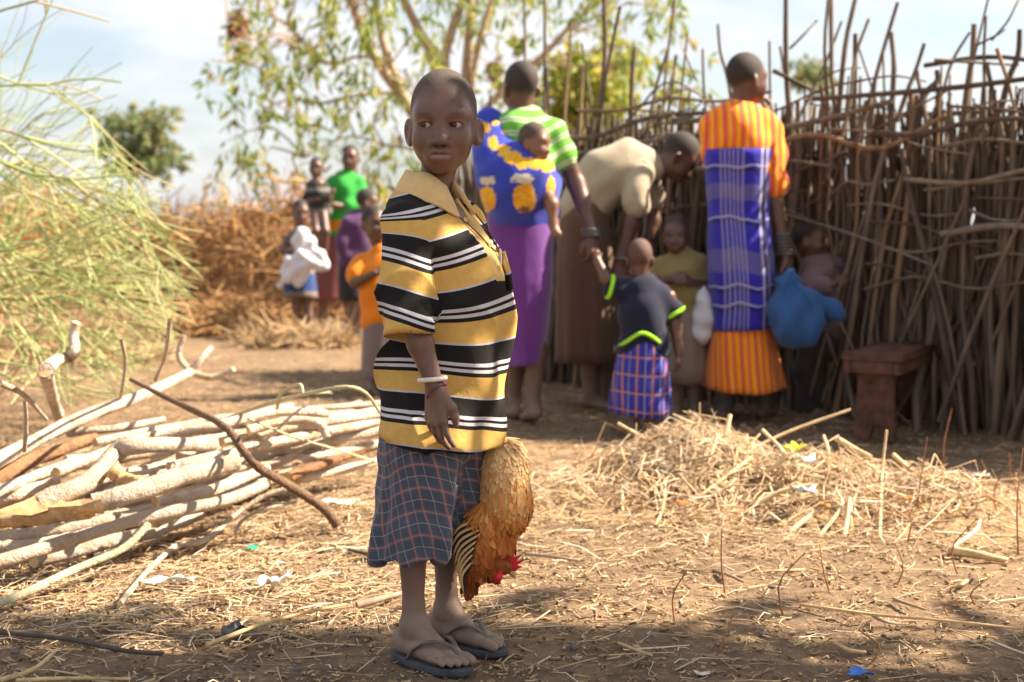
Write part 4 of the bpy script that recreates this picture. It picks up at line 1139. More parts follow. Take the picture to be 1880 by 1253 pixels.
def cloth_mat(name, colfn, rough=.85, weave=900, bump=.25, wr=9.0, sheen=.15):
    """colfn(M wrapper, u, v, w) -> colour socket or tuple"""
    m = M(name, rough, .2)
    s = m.sep(m.attr('uvw'))
    c = colfn(m, s[0], s[1], s[2])
    co = m.coord()
    f = m.noise(wr, 4, .55, co); g = m.noise(70, 3, .6, co); h = m.noise(weave, 2, .5, co)
    if isinstance(c, tuple): c = m.rgb(c)
    k = m.math('MULTIPLY_ADD', g, .30, .85)
    hv = m.nt.nodes.new('ShaderNodeHueSaturation'); m.link(k, hv.inputs['Value']); m.link(c, hv.inputs['Color'])
    m.color(hv.outputs[0])
    m.bump(m.math('ADD', m.math('MULTIPLY', f, 1.0), m.math('MULTIPLY', h, .025)), bump, .02)
    m.b.inputs['Sheen Weight'].default_value = sheen
    return m.m
# ================================================================== THE CHILD IN FRONT
PSI = R(62)
boy = empty('person', (-.163, 2.875, 0), PSI)
tag(boy, 'child in a striped yellow and black polo shirt holding a hen', 'person')
M_SKIN = skin_mat('deep_brown_skin', (.140, .069, .049))
fx = ladder((-.26, [(-.085, .0028), (.085, .0020), (.26, .0045)])); 
fy = ladder((-.21, [(-.115, .0025), (.085, .0020), (.18, .0045)]))
fz = ladder((-.01, [(.10, .0023), (.44, .005), (.60, .0026), (.93, .006), (1.23, .0019)]))
B = Field(fx, fy, fz)
HC_, HS = np.array([.006, -.026, 1.083]), 1.0
HR = rotm(-64, 3, 0)
B.cap((0, .01, .56), (0, -.01, .84), .085, .085, .03); B.ell((0, -.012, .86), (.105, .068, .08), None, .03)
B.cap((-.095, .012, .890), (.095, .012, .890), .028, .028, .02)
for sx in (-1, 1):
    B.cap((sx*.06, 0, .55), (sx*.065, -.012, .30), .047, .037, .02)
    B.chain([(sx*.065, -.012, .30), (sx*.065, .008, .22), (sx*.065, .006, .10), (sx*.065, .004, .06)], [.032, .0295, .0210, .0215], .012)
    B.ell((sx*.065, -.026, .30), (.026, .016, .026), None, .012)
SH = [np.array([-.106, -.002, .882]), np.array([.110, .010, .882])]
EL = [np.array([-.158, -.054, .700]), np.array([.15, .02, .69])]
WR = [np.array([-.152, -.098, .580]), np.array([.140, -.02, .535])]
for i in (0, 1):
    B.chain([SH[i], (SH[i]+EL[i])/2, EL[i]], [.030, .028, .0245], .012)
    B.chain([EL[i], EL[i]*.65+WR[i]*.35, WR[i]], [.0245, .0250, .0165], .010)
hd = np.array([.04, -.03, -1.0]); hd /= np.linalg.norm(hd)
hn = np.array([-1.0, .25, -.03]); hn -= hd*(hn@hd); hn /= np.linalg.norm(hn)
ht = np.cross(hn, hd); ht = ht if ht[1] < 0 else -ht                      # thumb points forward
hand(B, WR[0]+hd*.004, hd, hn, ht, .132, curl=((6, 16, 12), (10, 20, 14), (13, 22, 16), (16, 24, 18)), thumb=(.24, .28))
ld = np.array([.0, -.25, -.9]); ld /= np.linalg.norm(ld)
hand(B, WR[1], ld, np.array([1., .1, 0]), np.array([0, -.9, .35]), .125, curl=(55, 70, 50))
fwd_l = np.array([math.sin(R(-6)), -math.cos(R(-6))]); fwd_r = np.array([math.sin(R(-14)), -math.cos(R(-14))])
ANK = [np.array([-.065, .004, .066]), np.array([.065, .004, .066])]
SOLE = .017
for i, (f_, sd) in enumerate([(fwd_r, 1), (fwd_l, -1)]):
    B2 = ANK[i].copy()
    foot(B, B2, f_, .192, True, 0, sd, .010)
add_head(B, HC_, HR, HS, True, .015, (0.0, .012, .905), .0345)
V, F = B.mesh()
# feet stand on the sandal soles
hair, lip, line = head_attr(V, HC_, HR, HS)
low = np.clip((.24-V[:, 2])/.2, 0, 1)
hand_d = np.exp(-((V[:, 2]-.5)/.06)**2)*(V[:, 0] < -.08)*.25
V[:, 2] += SOLE*np.clip((.30-V[:, 2])/.15, 0, 1)
V = relax(V, F, 1, .35)
body = obj('body', np_mesh('body', V, F, True, {'mask': np.stack([hair, lip, line], -1), 'dust': np.stack([np.maximum(low**1.3*.95, hand_d), low, low], -1)}), M_SKIN, boy)
# eyes
def eyes(parent, c, Rm, s, look=(-.5, -.02), r=.0140):
    m = M('eye', .12, .5)
    q = m.sep(m.attr('uvw'))
    rr = q[0]
    m.color(m.ramp(rr, [(0, (.004, .004, .004)), (.19, (.006, .005, .004)), (.21, (.035, .014, .007)), (.44, (.018, .009, .006)), (.48, (.36, .30, .27)), (1, (.44, .38, .34))]))
    for sx in (-1, 1):
        bm = bmesh.new(); bmesh.ops.create_uvsphere(bm, u_segments=32, v_segments=24, radius=r*s)
        me = bpy.data.meshes.new('eye'); bm.to_mesh(me); bm.free()
        co = np.zeros(len(me.vertices)*3); me.vertices.foreach_get('co', co); co = co.reshape(-1, 3)
        g = np.array([look[0], -1, look[1]]); g /= np.linalg.norm(g)
        ang = np.arccos(np.clip((co/(r*s)) @ g, -1, 1))/math.pi*2.4
        at = me.attributes.new('uvw', 'FLOAT_VECTOR', 'POINT'); at.data.foreach_set('vector', np.stack([ang, ang, ang], -1).astype(f32).ravel())
        for p_ in me.polygons: p_.use_smooth = True
        o = obj('eye', me, m.m, parent)
        o.location = np.asarray(c) + Rm @ (np.array([sx*.0300, -.0582, 0])*s)
        o.rotation_euler = Matrix(Rm.tolist()).to_euler()
eyes(boy, HC_, HR, HS, (-.45, .02))

# ---- polo shirt
TS = [(.435, .142, .118, -.016, .0), (.50, .138, .118, -.020, .002), (.60, .122, .120, -.030, .008), (.70, .112, .124, -.040, .012), (.78, .112, .120, -.040, .010), (.84, .124, .108, -.026, .006), (.88, .130, .088, -.012, 0), (.905, .130, .074, 0), (.925, .108, .066, .006), (.945, .080, .058, .008), (.960, .060, .050, .010)]
S = Field(np.arange(-.26, .262, .0034), np.arange(-.22, .19, .0034), np.arange(.40, 1.0, .0034))
S.op(lambda X, Y, Z: d_prof(X, Y, Z, TS, 2.2), (-.15, -.18, .435), (.15, .13, .96), .01)
sleeve_end = [np.array([-.166, -.050, .672]), np.array([.155, .02, .69])]
S2 = Field(S.x, S.y, S.z)
for i, sx in enumerate((-1, 1)):
    a = np.array([sx*.104, -.006, .885]); e = sleeve_end[i]
    S2.chain([a, a*.45+e*.55, e], [.045, .048, .050], .028)
def hem_cut(X, Y, Z):       # hem rises towards the wearer's right rear
    return Z-(f32(.452) - .16*X*0 + .10*(Y-.0)*1.0 - .10*X*.35 + .006*np.sin(X*40)+.004*np.sin(Y*55))
S.op(lambda X, Y, Z: hem_cut(X, Y, Z), (-.3, -.3, .3), (.3, .3, .52), .004, 's')
# sleeve ends cut square and hollow
for i in (0, 1):
    e = sleeve_end[i]; ax_ = e-SH[i]; ax_ /= np.linalg.norm(ax_)
    S2.op(lambda X, Y, Z: -((X-f32(e[0]))*f32(ax_[0])+(Y-f32(e[1]))*f32(ax_[1])+(Z-f32(e[2]))*f32(ax_[2])) + 0.0*X, e-.075, e+.075, .004, 's', .0)
    S2.cap(e-ax_*.05, e+ax_*.08, .040, .051, .004, 's')
kk = np.interp(S.z, [.66, .80, .86], [.003, .006, .03]).astype(f32)[None, None, :]
hh = np.clip(1-np.abs(S.D-S2.D)/kk, 0, 1); S.D = np.minimum(S.D, S2.D)-hh*hh*kk*.25
# neck hole and open placket
S.cap((.0, -.004, .93), (-.004, -.012, 1.02), .040, .060, .006, 's')
pl = lambda z: .0 
S.op(lambda X, Y, Z: np.maximum(np.abs(X+f32(.004))-(Z-f32(.845))*f32(.24), np.maximum(Y+f32(.02), f32(.845)-Z)), (-.06, -.2, .84), (.06, -.02, .99), .004, 's', .01)
def wrinkle(V):
    x, y, z = V.T
    tor = np.clip((np.abs(x)-.10)/.04, 0, 1)
    w = .0060*np.sin(28*z+22*x+9*y+1.2*np.sin(17*x))*np.clip((.86-z)/.2, 0, 1)
    w += .0045*np.sin(46*x-10*z+np.sin(20*z)*1.3+14*y)
    w += .0090*np.sin(19*(z-.7)+30*(x+.14)+24*y)*np.exp(-((x+.12)/.06)**2-((z-.70)/.10)**2)
    w += .0050*np.sin(34*y+14*z)*np.clip((.58-z)/.12, 0, 1)
    rd = lambda t: (1-np.abs(np.sin(t)))**3
    w += .021*rd(14*(z-.70)+16*(x+.1)+11*(y+.05))*np.exp(-((z-.66)/.13)**2)*np.clip((.02-x)/.10, 0, 1)
    w += .015*rd(15*y-7*z+1.0)*np.clip((.66-z)/.2, 0, 1)
    w += .010*rd(20*z-12*y+.6)*np.exp(-((x+.17)/.05)**2)*(z < .84)
    return w
CP, SP = math.cos(PSI), math.sin(PSI)
def shirt_uv(V):
    x, y, z = V.T
    xi = x*CP - y*SP                                          # along the picture plane
    f_ = [v.astype(f32) for v in (x, y, z)]; a0, e0 = np.array([-.104, -.006, .885]), sleeve_end[0]; m0 = a0*.45+e0*.55
    ds = np.minimum(d_cap(*f_, a0, m0, .045, .048), d_cap(*f_, m0, e0, .048, .050)); dt = d_prof(*f_, TS, 2.2)
    arm = np.clip((dt-ds)/.004+.5, 0, 1)*(z > .645)*(x < 0)*np.clip((.905-z)/.05, 0, 1)
    arm0 = (x < np.interp(z, [.66, .78, .86, .93], [-.108, -.110, -.112, -.098]))*(z > .645)*np.clip((.905-z)/.06, 0, 1)
    # cut of the cloth: stripes ride up over the chest and dip towards the front hem
    s = np.interp(z, [.45, .55, .65, .75, .85, .95], [-.16, -.06, .03, .18, .26, .28])
    vt = z - s*(xi-.05) + .006*np.sin(18*xi+9*z)
    va = z + .26*(xi+.055) + .004*np.sin(30*xi)
    ztop = np.clip((z-.86)/.06, 0, 1)
    v = vt*(1-arm) + va*arm
    e = np.abs(x+.004)-np.maximum(0, z-.845)*.24
    plk = ((y < -.03) & (e < .018) & (z > .775))*1.0
    return np.stack([xi, v, plk], -1)
def polo(m, u, v, w):
    t = m.math('FRACT', m.math('DIVIDE', m.math('SUBTRACT', 2.0-.806+.107*10+.0407, v), .107))   # 0 at the top of a yellow band
    ye, bl, wh = (.60, .37, .105), (.014, .013, .013), (.56, .53, .56)
    c = m.ramp(t, [(0, ye), (.385, (.48, .45, .52)), (.42, bl), (.745, wh), (.81, bl), (.86, wh), (.925, bl)], 'CONSTANT')
    return m.mix(m.math('GREATER_THAN', w, .5), c, (.64, .43, .17))
def fix_phase(): pass
M_POLO = cloth_mat('striped_jersey', polo, .9, 700, .32, 11, sheen=0.0)
shirt = garment('polo_shirt', S, M_POLO, boy, shirt_uv, wrinkle, 2)
shirt['label'] = 'yellow polo shirt with black and white stripes'
M_COLLAR = cloth_mat('collar_rib', lambda m, u, v, w: (.66, .45, .20), .85, 500, .25, 14)
# collar: a folded band around the neck, open at the front
def collar():
    n = 44; rows = []
    ang = np.linspace(R(20), R(340), n)                       # 0 = front
    prof_ = [(.0385, .985), (.0415, 1.000), (.047, 1.001), (.060, .978), (.0735, .949), (.0745, .945), (.071, .944), (.055, .970), (.042, .975)]
    V = []
    for a in ang:
        fr = max(0, math.cos(a)); dip = -.030*fr**2; spread = 1 + .18*fr
        for k_, (r_, z_) in enumerate(prof_):
            out = 1 + (.10*fr if 3 <= k_ <= 6 else 0)
            V.append((math.sin(a)*r_*1.12*out, .004 - math.cos(a)*r_*1.0*spread*out, z_ - .010 + dip*(1.0 if k_ not in (3, 4, 5, 6) else 1.25) + .003*math.sin(5*a)))
    m_ = len(prof_); F = []
    for i in range(n-1):
        for j in range(m_): F.append((i*m_+j, i*m_+(j+1) % m_, (i+1)*m_+(j+1) % m_, (i+1)*m_+j))
    F.append(tuple(range(m_))[::-1]); F.append(tuple((n-1)*m_+j for j in range(m_)))
    V = np.array(V); return np_mesh('collar', V, F, True, {'uvw': V})
obj('collar', collar(), M_COLLAR, boy)
def on_front(x, z, lift=.003):
    a, b, cy, cx = [float(v) for v in prof(np.array(z), TS)]
    return np.array([x, cy - b*max(.02, 1-abs(x/a)**2.2)**(1/2.2) - lift, z])
def strip(name, rows, mat, th=.004):
    V = []; F = []
    for x0, x1, z, l in rows:
        V += [on_front(x0, z, l), on_front((x0+x1)/2, z, l+.002), on_front(x1, z, l)]
    for i in range(len(rows)-1): F += [(3*i, 3*i+1, 3*i+4, 3*i+3), (3*i+1, 3*i+2, 3*i+5, 3*i+4)]
    V = np.array(V); o = obj(name, np_mesh(name, V, F, True, {'uvw': shirt_uv(V)}), mat, boy); md = o.modifiers.new('t', 'SOLIDIFY'); md.thickness = th; return o
M_BUTTON = plastic('yellow_button', (.75, .50, .08), .35)
def ring(c, nrm, R0, r, name, mat, parent, n=28, sides=8, sq=1.0, ux=None, tilt=None):
    nrm = np.asarray(nrm, float)/np.linalg.norm(nrm); u = np.cross(nrm, [0, 0, 1.0]) if abs(nrm[2]) < .95 else np.array([1., 0, 0]); u /= np.linalg.norm(u); w = np.cross(nrm, u)
    a = np.linspace(0, 2*math.pi, n, endpoint=False); R0 = np.broadcast_to(R0, (2,))
    V = []; F = []
    for i, t in enumerate(a):
        ra = u*math.cos(t)*R0[0] + w*math.sin(t)*R0[1]; rd = ra/np.linalg.norm(ra)
        for j in range(sides):
            b = j*2*math.pi/sides; V.append(np.asarray(c)+ra+rd*r*math.cos(b)+nrm*r*sq*math.sin(b))
    for i in range(n):
        for j in range(sides): F.append((i*sides+j, i*sides+(j+1) % sides, ((i+1) % n)*sides+(j+1) % sides, ((i+1) % n)*sides+j))
    return obj(name, np_mesh(name, np.array(V), F), mat, parent)
for z, x in ((.893, -.022), (.845, -.003), (.800, -.004)):
    c = on_front(x, z, .007); ring(c, (0, -1, .25), .0038, .0018, 'button', M_BUTTON, boy, 16, 6)
# chest pocket on the wearer's left
pk = [on_front(x, z, .003) for z in (.83, .79, .755) for x in (.025, .050, .072)]
V = np.array(pk); F = [(0, 1, 4, 3), (1, 2, 5, 4), (3, 4, 7, 6), (4, 5, 8, 7)]
po = obj('pocket', np_mesh('pocket', V, F, True, {'uvw': shirt_uv(V)}), M_POLO, boy); md = po.modifiers.new('t', 'SOLIDIFY'); md.thickness = .006

# ---- plaid shorts
P_ = Field(np.arange(-.20, .20, .0036), np.arange(-.17, .19, .0036), np.arange(.17, .58, .0036))
def d_leg(X, Y, Z, sx, zb):
    t = np.clip((f32(.50)-Z)/f32(.30), 0, 1)
    cx = sx*(.048+.017*t); cy = -.014+.028*t if sx < 0 else -.012+.008*t
    a = .066 + .008*t; b = .084 - .001*t
    q = np.sqrt(((X-cx)/a)**2+((Y-cy)/b)**2)
    return smax((q-1)*np.minimum(a, b), np.maximum(f32(zb)+.10*(Y-.02)*(-1)+.02*np.sin(X*30)*.3-Z, Z-f32(.55)), .006)
P_.op(lambda X, Y, Z: d_leg(X, Y, Z, -1, .212), (-.17, -.15, .17), (.05, .16, .56), .02)
P_.op(lambda X, Y, Z: d_leg(X, Y, Z, 1, .232), (-.05, -.15, .17), (.17, .16, .56), .018)
P_.op(lambda X, Y, Z: d_prof(X, Y, Z, [(.42, .112, .086, 0), (.56, .108, .086, 0)]), (-.13, -.11, .42), (.13, .11, .56), .03)
for sx, yy in ((-1, .014), (1, 0)):                                   # hollow legs
    P_.cap((sx*.072, yy, .13), (sx*.068, yy*.6, .27), .064, .047, .004, 's')
def short_wr(V):
    x, y, z = V.T
    t = np.clip((.50-z)/.25, 0, 1)
    a = np.arctan2(x+.06, -y)
    return (.0065*np.sin(5*a+8*z)+.0040*np.sin(11*a-16*z+1))*t + .003*np.sin(60*z+20*x)*np.exp(-((z-.30)/.05)**2)
def short_uv(V):
    x, y, z = V.T
    a = np.where(x < .005, np.arctan2(x+.062, -(y-.01)), np.arctan2(x-.066, -y))
    return np.stack([a*.092 + .30*(z-.35), z + .10*np.sin(a)*0 + .018*np.sin(2*a), a], -1)
def plaid(m, u, v, w):
    base = m.mix(m.noise(160, 2, .5, m.attr('uvw')), (.048, .062, .092), (.080, .098, .135))
    def lines(x, per, pos, wd):
        t = m.math('FRACT', m.math('ADD', m.math('DIVIDE', x, per), 10.0+pos)); return m.band(t, .5-wd, .5+wd)
    c = base
    dk = m.math('MULTIPLY', m.math('ADD', lines(u, .047, 0, .13), lines(v, .047, 0, .13)), .30); c = m.mix(dk, c, (.16, .10, .11))
    c = m.mix(m.math('MULTIPLY', lines(u, .047, 0, .045), .42), c, (.46, .21, .17)); c = m.mix(m.math('MULTIPLY', lines(v, .047, 0, .045), .42), c, (.46, .21, .17))
    c = m.mix(m.math('MULTIPLY', lines(u, .047, .5, .016), .55), c, (.48, .36, .33)); c = m.mix(m.math('MULTIPLY', lines(v, .047, .5, .016), .55), c, (.48, .36, .33))
    return c
M_PLAID = cloth_mat('navy_plaid', plaid, .85, 600, .3, 10)
sh_ = garment('shorts', P_, M_PLAID, boy, short_uv, short_wr, 2)
sh_['label'] = 'wide navy plaid shorts'
M_HEMBAND = None

# ---- flip flops
M_SOLE = simple('worn_rubber_sole', (.075, .075, .085), .8, .3, 30, .2)
M_STRAP = simple('worn_strap', (.15, .125, .11), .75, .3, 60, .2)
def flipflop(an, f_, side, ln=.192):
    f = np.array([f_[0], f_[1], 0]); s = np.array([-f[1], f[0], 0])*side; base = np.array([an[0], an[1], 0])
    P = lambda a, b, z: base + f*ln*a + s*ln*b + np.array([0, 0, z])
    out = []
    for t in np.linspace(0, 2*math.pi, 48, endpoint=False):
        a = math.cos(t); b = math.sin(t)
        w = .185 + .045*max(0, a) - .03*max(0, -a)
        out.append((.23 + .57*a*(1.0), b*w + .012*a))
    bm = bmesh.new(); lay = []
    for z, k in ((.0015, .97), (.006, 1.0), (.0135, 1.0), (.0165, .97)):
        lay.append([bm.verts.new(P(.23+(a-.23)*k, b*k, z + .004*max(0, (a-.5))*2)) for a, b in out])
    for i in range(3):
        for j in range(48): bm.faces.new((lay[i][j], lay[i][(j+1) % 48], lay[i+1][(j+1) % 48], lay[i+1][j]))
    bm.faces.new(lay[0][::-1]); bm.faces.new(lay[3])
    me = bpy.data.meshes.new('sandal_sole'); bm.to_mesh(me); bm.free()
    so = obj('sandal', me, M_SOLE, boy)
    for e in (1, -1):
        Q = curve_pts([P(.565, .062, .030), P(.50, .062+.03*e, .050), P(.34, .02+.125*e, .058), P(.16, .0+.160*e, .040), P(.06, .175*e, .014)], 14)
        T, U, Wv = frames(Q); V = []; F = []
        for i in range(14):
            wd = .0062 if i > 2 else .0045
            side_ = np.cross(T[i], [0, 0, 1.0]); side_ /= np.linalg.norm(side_)+1e-9; up = np.cross(side_, T[i])
            for p_, q_ in ((-1, -.4), (1, -.4), (1, .4), (-1, .4)): V.append(Q[i]+side_*wd*p_*.75+up*(.0045*q_)+np.array([0, 0, .003]))
        for i in range(13):
            for j in range(4): F.append((i*4+j, i*4+(j+1) % 4, (i+1)*4+(j+1) % 4, (i+1)*4+j))
        F += [(3, 2, 1, 0), (52, 53, 54, 55)]
        obj('strap', np_mesh('strap', np.array(V), F), M_STRAP, so)
    V, F = tube([P(.565, .062, .012), P(.565, .062, .034)], .0035, 8); obj('toe_post', np_mesh('toe_post', V, F), M_STRAP, so)
flipflop(ANK[0], fwd_r, 1); flipflop(ANK[1], fwd_l, -1)

# ---- bangle, bead bracelet, necklaces
M_BANGLE = simple('white_bangle', (.75, .68, .58), .4, .15, 60, .1)
wd_ = (WR[0]-EL[0])/np.linalg.norm(WR[0]-EL[0])
ring(WR[0]-wd_*.012, wd_+np.array([0, .25, -.05]), (.026, .026), .0036, 'bangle', M_BANGLE, boy, 32, 8, 1.3)
M_CORD = simple('dark_red_cord', (.13, .03, .035), .8)
M_BEADP = plastic('purple_bead', (.36, .06, .42), .3)
bc = WR[0]+wd_*.012
ring(bc, wd_+np.array([0, -.35, .1]), (.0225, .0225), .0013, 'bead_bracelet', M_CORD, boy, 28, 5)
def bead(c, r, mat, parent, name='bead'):
    bm = bmesh.new(); bmesh.ops.create_icosphere(bm, subdivisions=2, radius=r); me = bpy.data.meshes.new(name); bm.to_mesh(me); bm.free()
    for p_ in me.polygons: p_.use_smooth = True
    o = obj(name, me, mat, parent); o.location = c; return o
for a in (.0, .35, .6, .85, 2.2):
    n_ = wd_+np.array([0, -.35, .1]); n_ /= np.linalg.norm(n_); u_ = np.cross(n_, [0, 0, 1.]); u_ /= np.linalg.norm(u_); w_ = np.cross(n_, u_)
    bead(bc + (u_*math.cos(a+2.6)+w_*math.sin(a+2.6))*.0235, .0036, M_BEADP, boy)
def necklace(name, mat, drop, rad, r, off=0.0, wob=0.0):
    pts = []
    for a in np.linspace(0, 2*math.pi, 40, endpoint=False):
        fr = (1+math.cos(a))/2
        x = math.sin(a)*rad*(1-.15*fr*drop/.1) + off*fr; z = .968 - drop*fr**2.2
        y = .012 - math.cos(a)*rad*1.02
        if fr > .5:
            y = min(y, on_front(x, min(z, .93), .006)[1]) if z < .935 else y - .010*fr
        pts.append((x, y, z + wob*math.sin(7*a)))
    pts.append(pts[0]); Q = curve_pts(pts, 80); V, F = tube(Q, r, 6); return obj(name, np_mesh(name, V, F), mat, boy)
necklace('necklace', simple('black_cord', (.015, .014, .016), .6), .022, .046, .0022)
necklace('necklace', simple('green_cord', (.08, .14, .12), .6), .030, .0475, .0016, .004)
necklace('necklace', M_CORD, .135, .050, .0016, .012, .001)
c = on_front(.014, .825, .010)
V, F = tube([c+[0, 0, .012], c+[.001, -.001, -.004], c+[.002, 0, -.030]], [.002, .0035, .003], 8); obj('pendant', np_mesh('pendant', V, F), simple('metal_key', (.45, .43, .40), .35), boy)
ring(c+[.006, -.002, -.004], (.2, -1, .1), (.004, .008), .0013, 'knot', M_CORD, boy, 16, 5)
# ================================================================== THE OTHER PEOPLE
M_SKINB = skin_mat('dark_skin', (.115, .056, .040), (.009, .0075, .007))
M_SKINC = skin_mat('warm_brown_skin', (.20, .098, .064), (.03, .022, .018))
class Fig:
    """a person whose joints are read off the photograph: px, py and distance"""
    def __init__(s, label, px, py, d, skin=M_SKINB, step=.0085, group=None):
        s.d = d; s.root = W(px, 417+CAMZ*FPX/d, d); s.root[2] = 0
        s.o = empty('person', tuple(s.root)); tag(s.o, label, 'person', group)
        s.skin = skin; s.step = step; s.parts = []; s.heads = []; s.pts = []; s.k = FPX/d
    def p(s, q):
        dd = q[2] if len(q) > 2 else 0
        v = W(q[0], q[1], s.d+dd)-s.root; s.pts.append(v); return v
    def cap(s, pts, r, k=.02, sq=None): s.parts.append(('chain', [s.p(q) for q in pts], r, k, sq)); return s
    def head(s, px, py, size, yaw, pitch=0, roll=0, dd=0, fine=False, neck=None, neck_r=.045):
        c = s.p((px, py, dd)); Rm = rotm(yaw, pitch, roll); sc = size/.205
        s.heads.append((c, Rm, sc, fine, None if neck is None else s.p(neck), neck_r)); return s
    def hand(s, pt, d, n, t, hs, curl=(25, 35, 25)): s.parts.append(('hand', s.p(pt), d, n, t, hs, curl)); return s
    def foot(s, pt, yaw, ln, side=1, tip=0.0):
        v = s.p(pt); s.parts.append(('foot', v, (math.sin(R(yaw)), -math.cos(R(yaw))), ln, side, tip)); return s
    def build(s, dust=.6):
        A = np.array(s.pts); lo, hi = A.min(0)-.17, A.max(0)+.17; lo[2] = max(lo[2], -.02)
        B = Field.box(lo, hi, s.step)
        for q in s.parts:
            if q[0] == 'chain':
                r = q[2] if isinstance(q[2], (list, tuple)) else [q[2]]*len(q[1]); B.chain(q[1], r, q[3], 'u', q[4])
            elif q[0] == 'hand': hand(B, q[1], q[2], q[3], q[4], q[5], q[6])
            else: foot(B, q[1], q[2], q[3], s.step < .007, q[5], q[4])
        for c, Rm, sc, fine, neck, nr in s.heads: add_head(B, c, Rm, sc, fine, .02, neck, nr)
        V, F = B.mesh(); V = relax(V, F, 1, .4)
        hair = np.zeros(len(V)); lip = hair.copy(); line = hair.copy()
        for c, Rm, sc, fine, neck, nr in s.heads:
            a, b, l = head_attr(V, c, Rm, sc); hair = np.maximum(hair, a); lip = np.maximum(lip, b)
            q = ((V-c) @ Rm)/sc; ey = np.exp(-(((np.abs(q[:, 0])-.030)/.013)**4+(q[:, 2]/.007)**4))*(-q[:, 1] > .05)*(np.linalg.norm(q, axis=1) < .12)
            line = np.maximum(line, np.maximum(l, ey*.8))
        low = np.clip((.35-V[:, 2])/.33, 0, 1)*dust
        obj('body', np_mesh('body', V, F, True, {'mask': np.stack([hair, lip*.6, line], -1), 'dust': np.stack([low, low, low], -1)}), s.skin, s.o)
        return s
    def cloth(s, name, chains, mat, uv=None, cuts=(), k=.03, disp=None, label=None, ells=(), step=None):
        st = step or s.step; P = []
        ch = [([s.p(q) for q in pts], r, kk) for pts, r, kk in chains]
        el = [(s.p(c), r, kk) for c, r, kk in ells]
        A = np.array([v for c in ch for v in c[0]] + [e[0] for e in el]); rm = max([max(c[1]) if isinstance(c[1], (list, tuple)) else c[1] for c in ch] + [max(e[1]) for e in el])
        Fd = Field.box(A.min(0)-rm-.03, A.max(0)+rm+.03, st)
        for pts, r, kk in ch: Fd.chain(pts, r if isinstance(r, (list, tuple)) else [r]*len(pts), kk)
        for c, r, kk in el: Fd.ell(c, r, None, kk)
        for c in cuts:                                         # (point on cut, outward normal, half size)
            q = s.p(c[0]); n = np.asarray(c[1], float); n /= np.linalg.norm(n); h = c[2]
            Fd.op(lambda X, Y, Z: -((X-f32(q[0]))*f32(n[0])+(Y-f32(q[1]))*f32(n[1])+(Z-f32(q[2]))*f32(n[2])), q-h, q+h, .005, 's', 0)
        o = garment(name, Fd, mat, s.o, uv or (lambda V: np.stack([V[:, 0], V[:, 2], V[:, 1]], -1)), disp or (lambda V: .006*np.sin(25*V[:, 0]+17*V[:, 2]+9*V[:, 1])+.004*np.sin(48*V[:, 2]-31*V[:, 0])), 1)
        if label: o['label'] = label
        return o
    def skirt(s, name, rows, mat, fold=.06, nf=9, seed=0, n=72, sub=4, label=None):
        """rows: (py, px centre, half width px, depth half m, dd)"""
        out = []
        for (py, px, hw, ry, *dd) in rows:
            v = s.p((px, py, dd[0] if dd else 0)); out.append((v[2], v[0], v[1], hw/s.k, ry))
        out = np.array(out); t = np.linspace(0, len(rows)-1, (len(rows)-1)*sub+1)
        rr = [tuple(np.interp(q, range(len(rows)), out[:, j]) for j in range(5)) for q in t]
        V, F, UV = loft_cloth(rr, n, fold, nf, seed)
        o = obj(name, np_mesh(name, V, F, True, {'uvw': UV}), mat, s.o); md = o.modifiers.new('t', 'SOLIDIFY'); md.thickness = .006; md.offset = -1
        if label: o['label'] = label
        return o
    def ringat(s, name, pt, nrm, R0, r, mat): return ring(s.p(pt), nrm, R0, r, name, mat, s.o, 24, 6)
def plain(name, c, **k): return cloth_mat(name, lambda m, u, v, w: c, **k)
def stripes(name, axis_, per, stops, **k):
    def fn(m, u, v, w):
        x = {'u': u, 'v': v, 'w': w}[axis_]; return m.ramp(m.math('FRACT', m.math('ADD', m.math('DIVIDE', x, per), 20.0)), stops, 'CONSTANT')
    return cloth_mat(name, fn, **k)
def check(m, x, per, pos, wd):
    t = m.math('FRACT', m.math('ADD', m.math('DIVIDE', x, per), 20.0+pos)); return m.band(t, .5-wd, .5+wd)
M_METAL = simple('dark_metal_bracelet', (.09, .085, .08), .35, .2, 30, .05, spec=.6)

# ---- woman in green with a baby on her back
a = Fig('woman in purple skirt seen from behind with a baby tied in blue cloth', 955, 780, 6.33, M_SKINB)
a.head(955, 163, .222, -158, 2, 0, .02, neck=(962, 225, .02), neck_r=.048)
a.cap([(962, 385), (960, 300), (960, 235)], [.12, .11, .10], .03, ((.3, -.95, 0), 1.35))
a.cap([(905, 240), (1020, 245)], .045)
a.cap([(1022, 250), (1058, 338, .02), (1086, 425, -.06)], [.046, .038, .026]); a.cap([(1058, 338, .02), (1074, 382, -.02)], [.038, .036])
a.hand((1087, 432, -.06), (.10, -.15, -1), (.6, -.75, .1), (-.8, -.6, 0), .17, (35, 45, 40))
a.cap([(903, 245), (890, 330, .06), (905, 400, .1)], [.045, .036, .027])
a.cap([(975, 420), (968, 560), (985, 650, .0), (978, 735, .0)], [.085, .06, .048, .032]); a.cap([(940, 420), (945, 560, .1), (948, 660, .18), (945, 728, .2)], [.085, .06, .046, .032])
a.foot((980, 742, .0), -165, .22, 1, .10); a.foot((945, 738, .2), -165, .22, -1)
a.build()
M_GREENST = stripes('green_white_stripes', 'v', .062, [(0, (.13, .42, .045)), (.48, (.62, .68, .50)), (.60, (.17, .46, .06)), (.74, (.60, .66, .50)), (.84, (.13, .42, .045))])
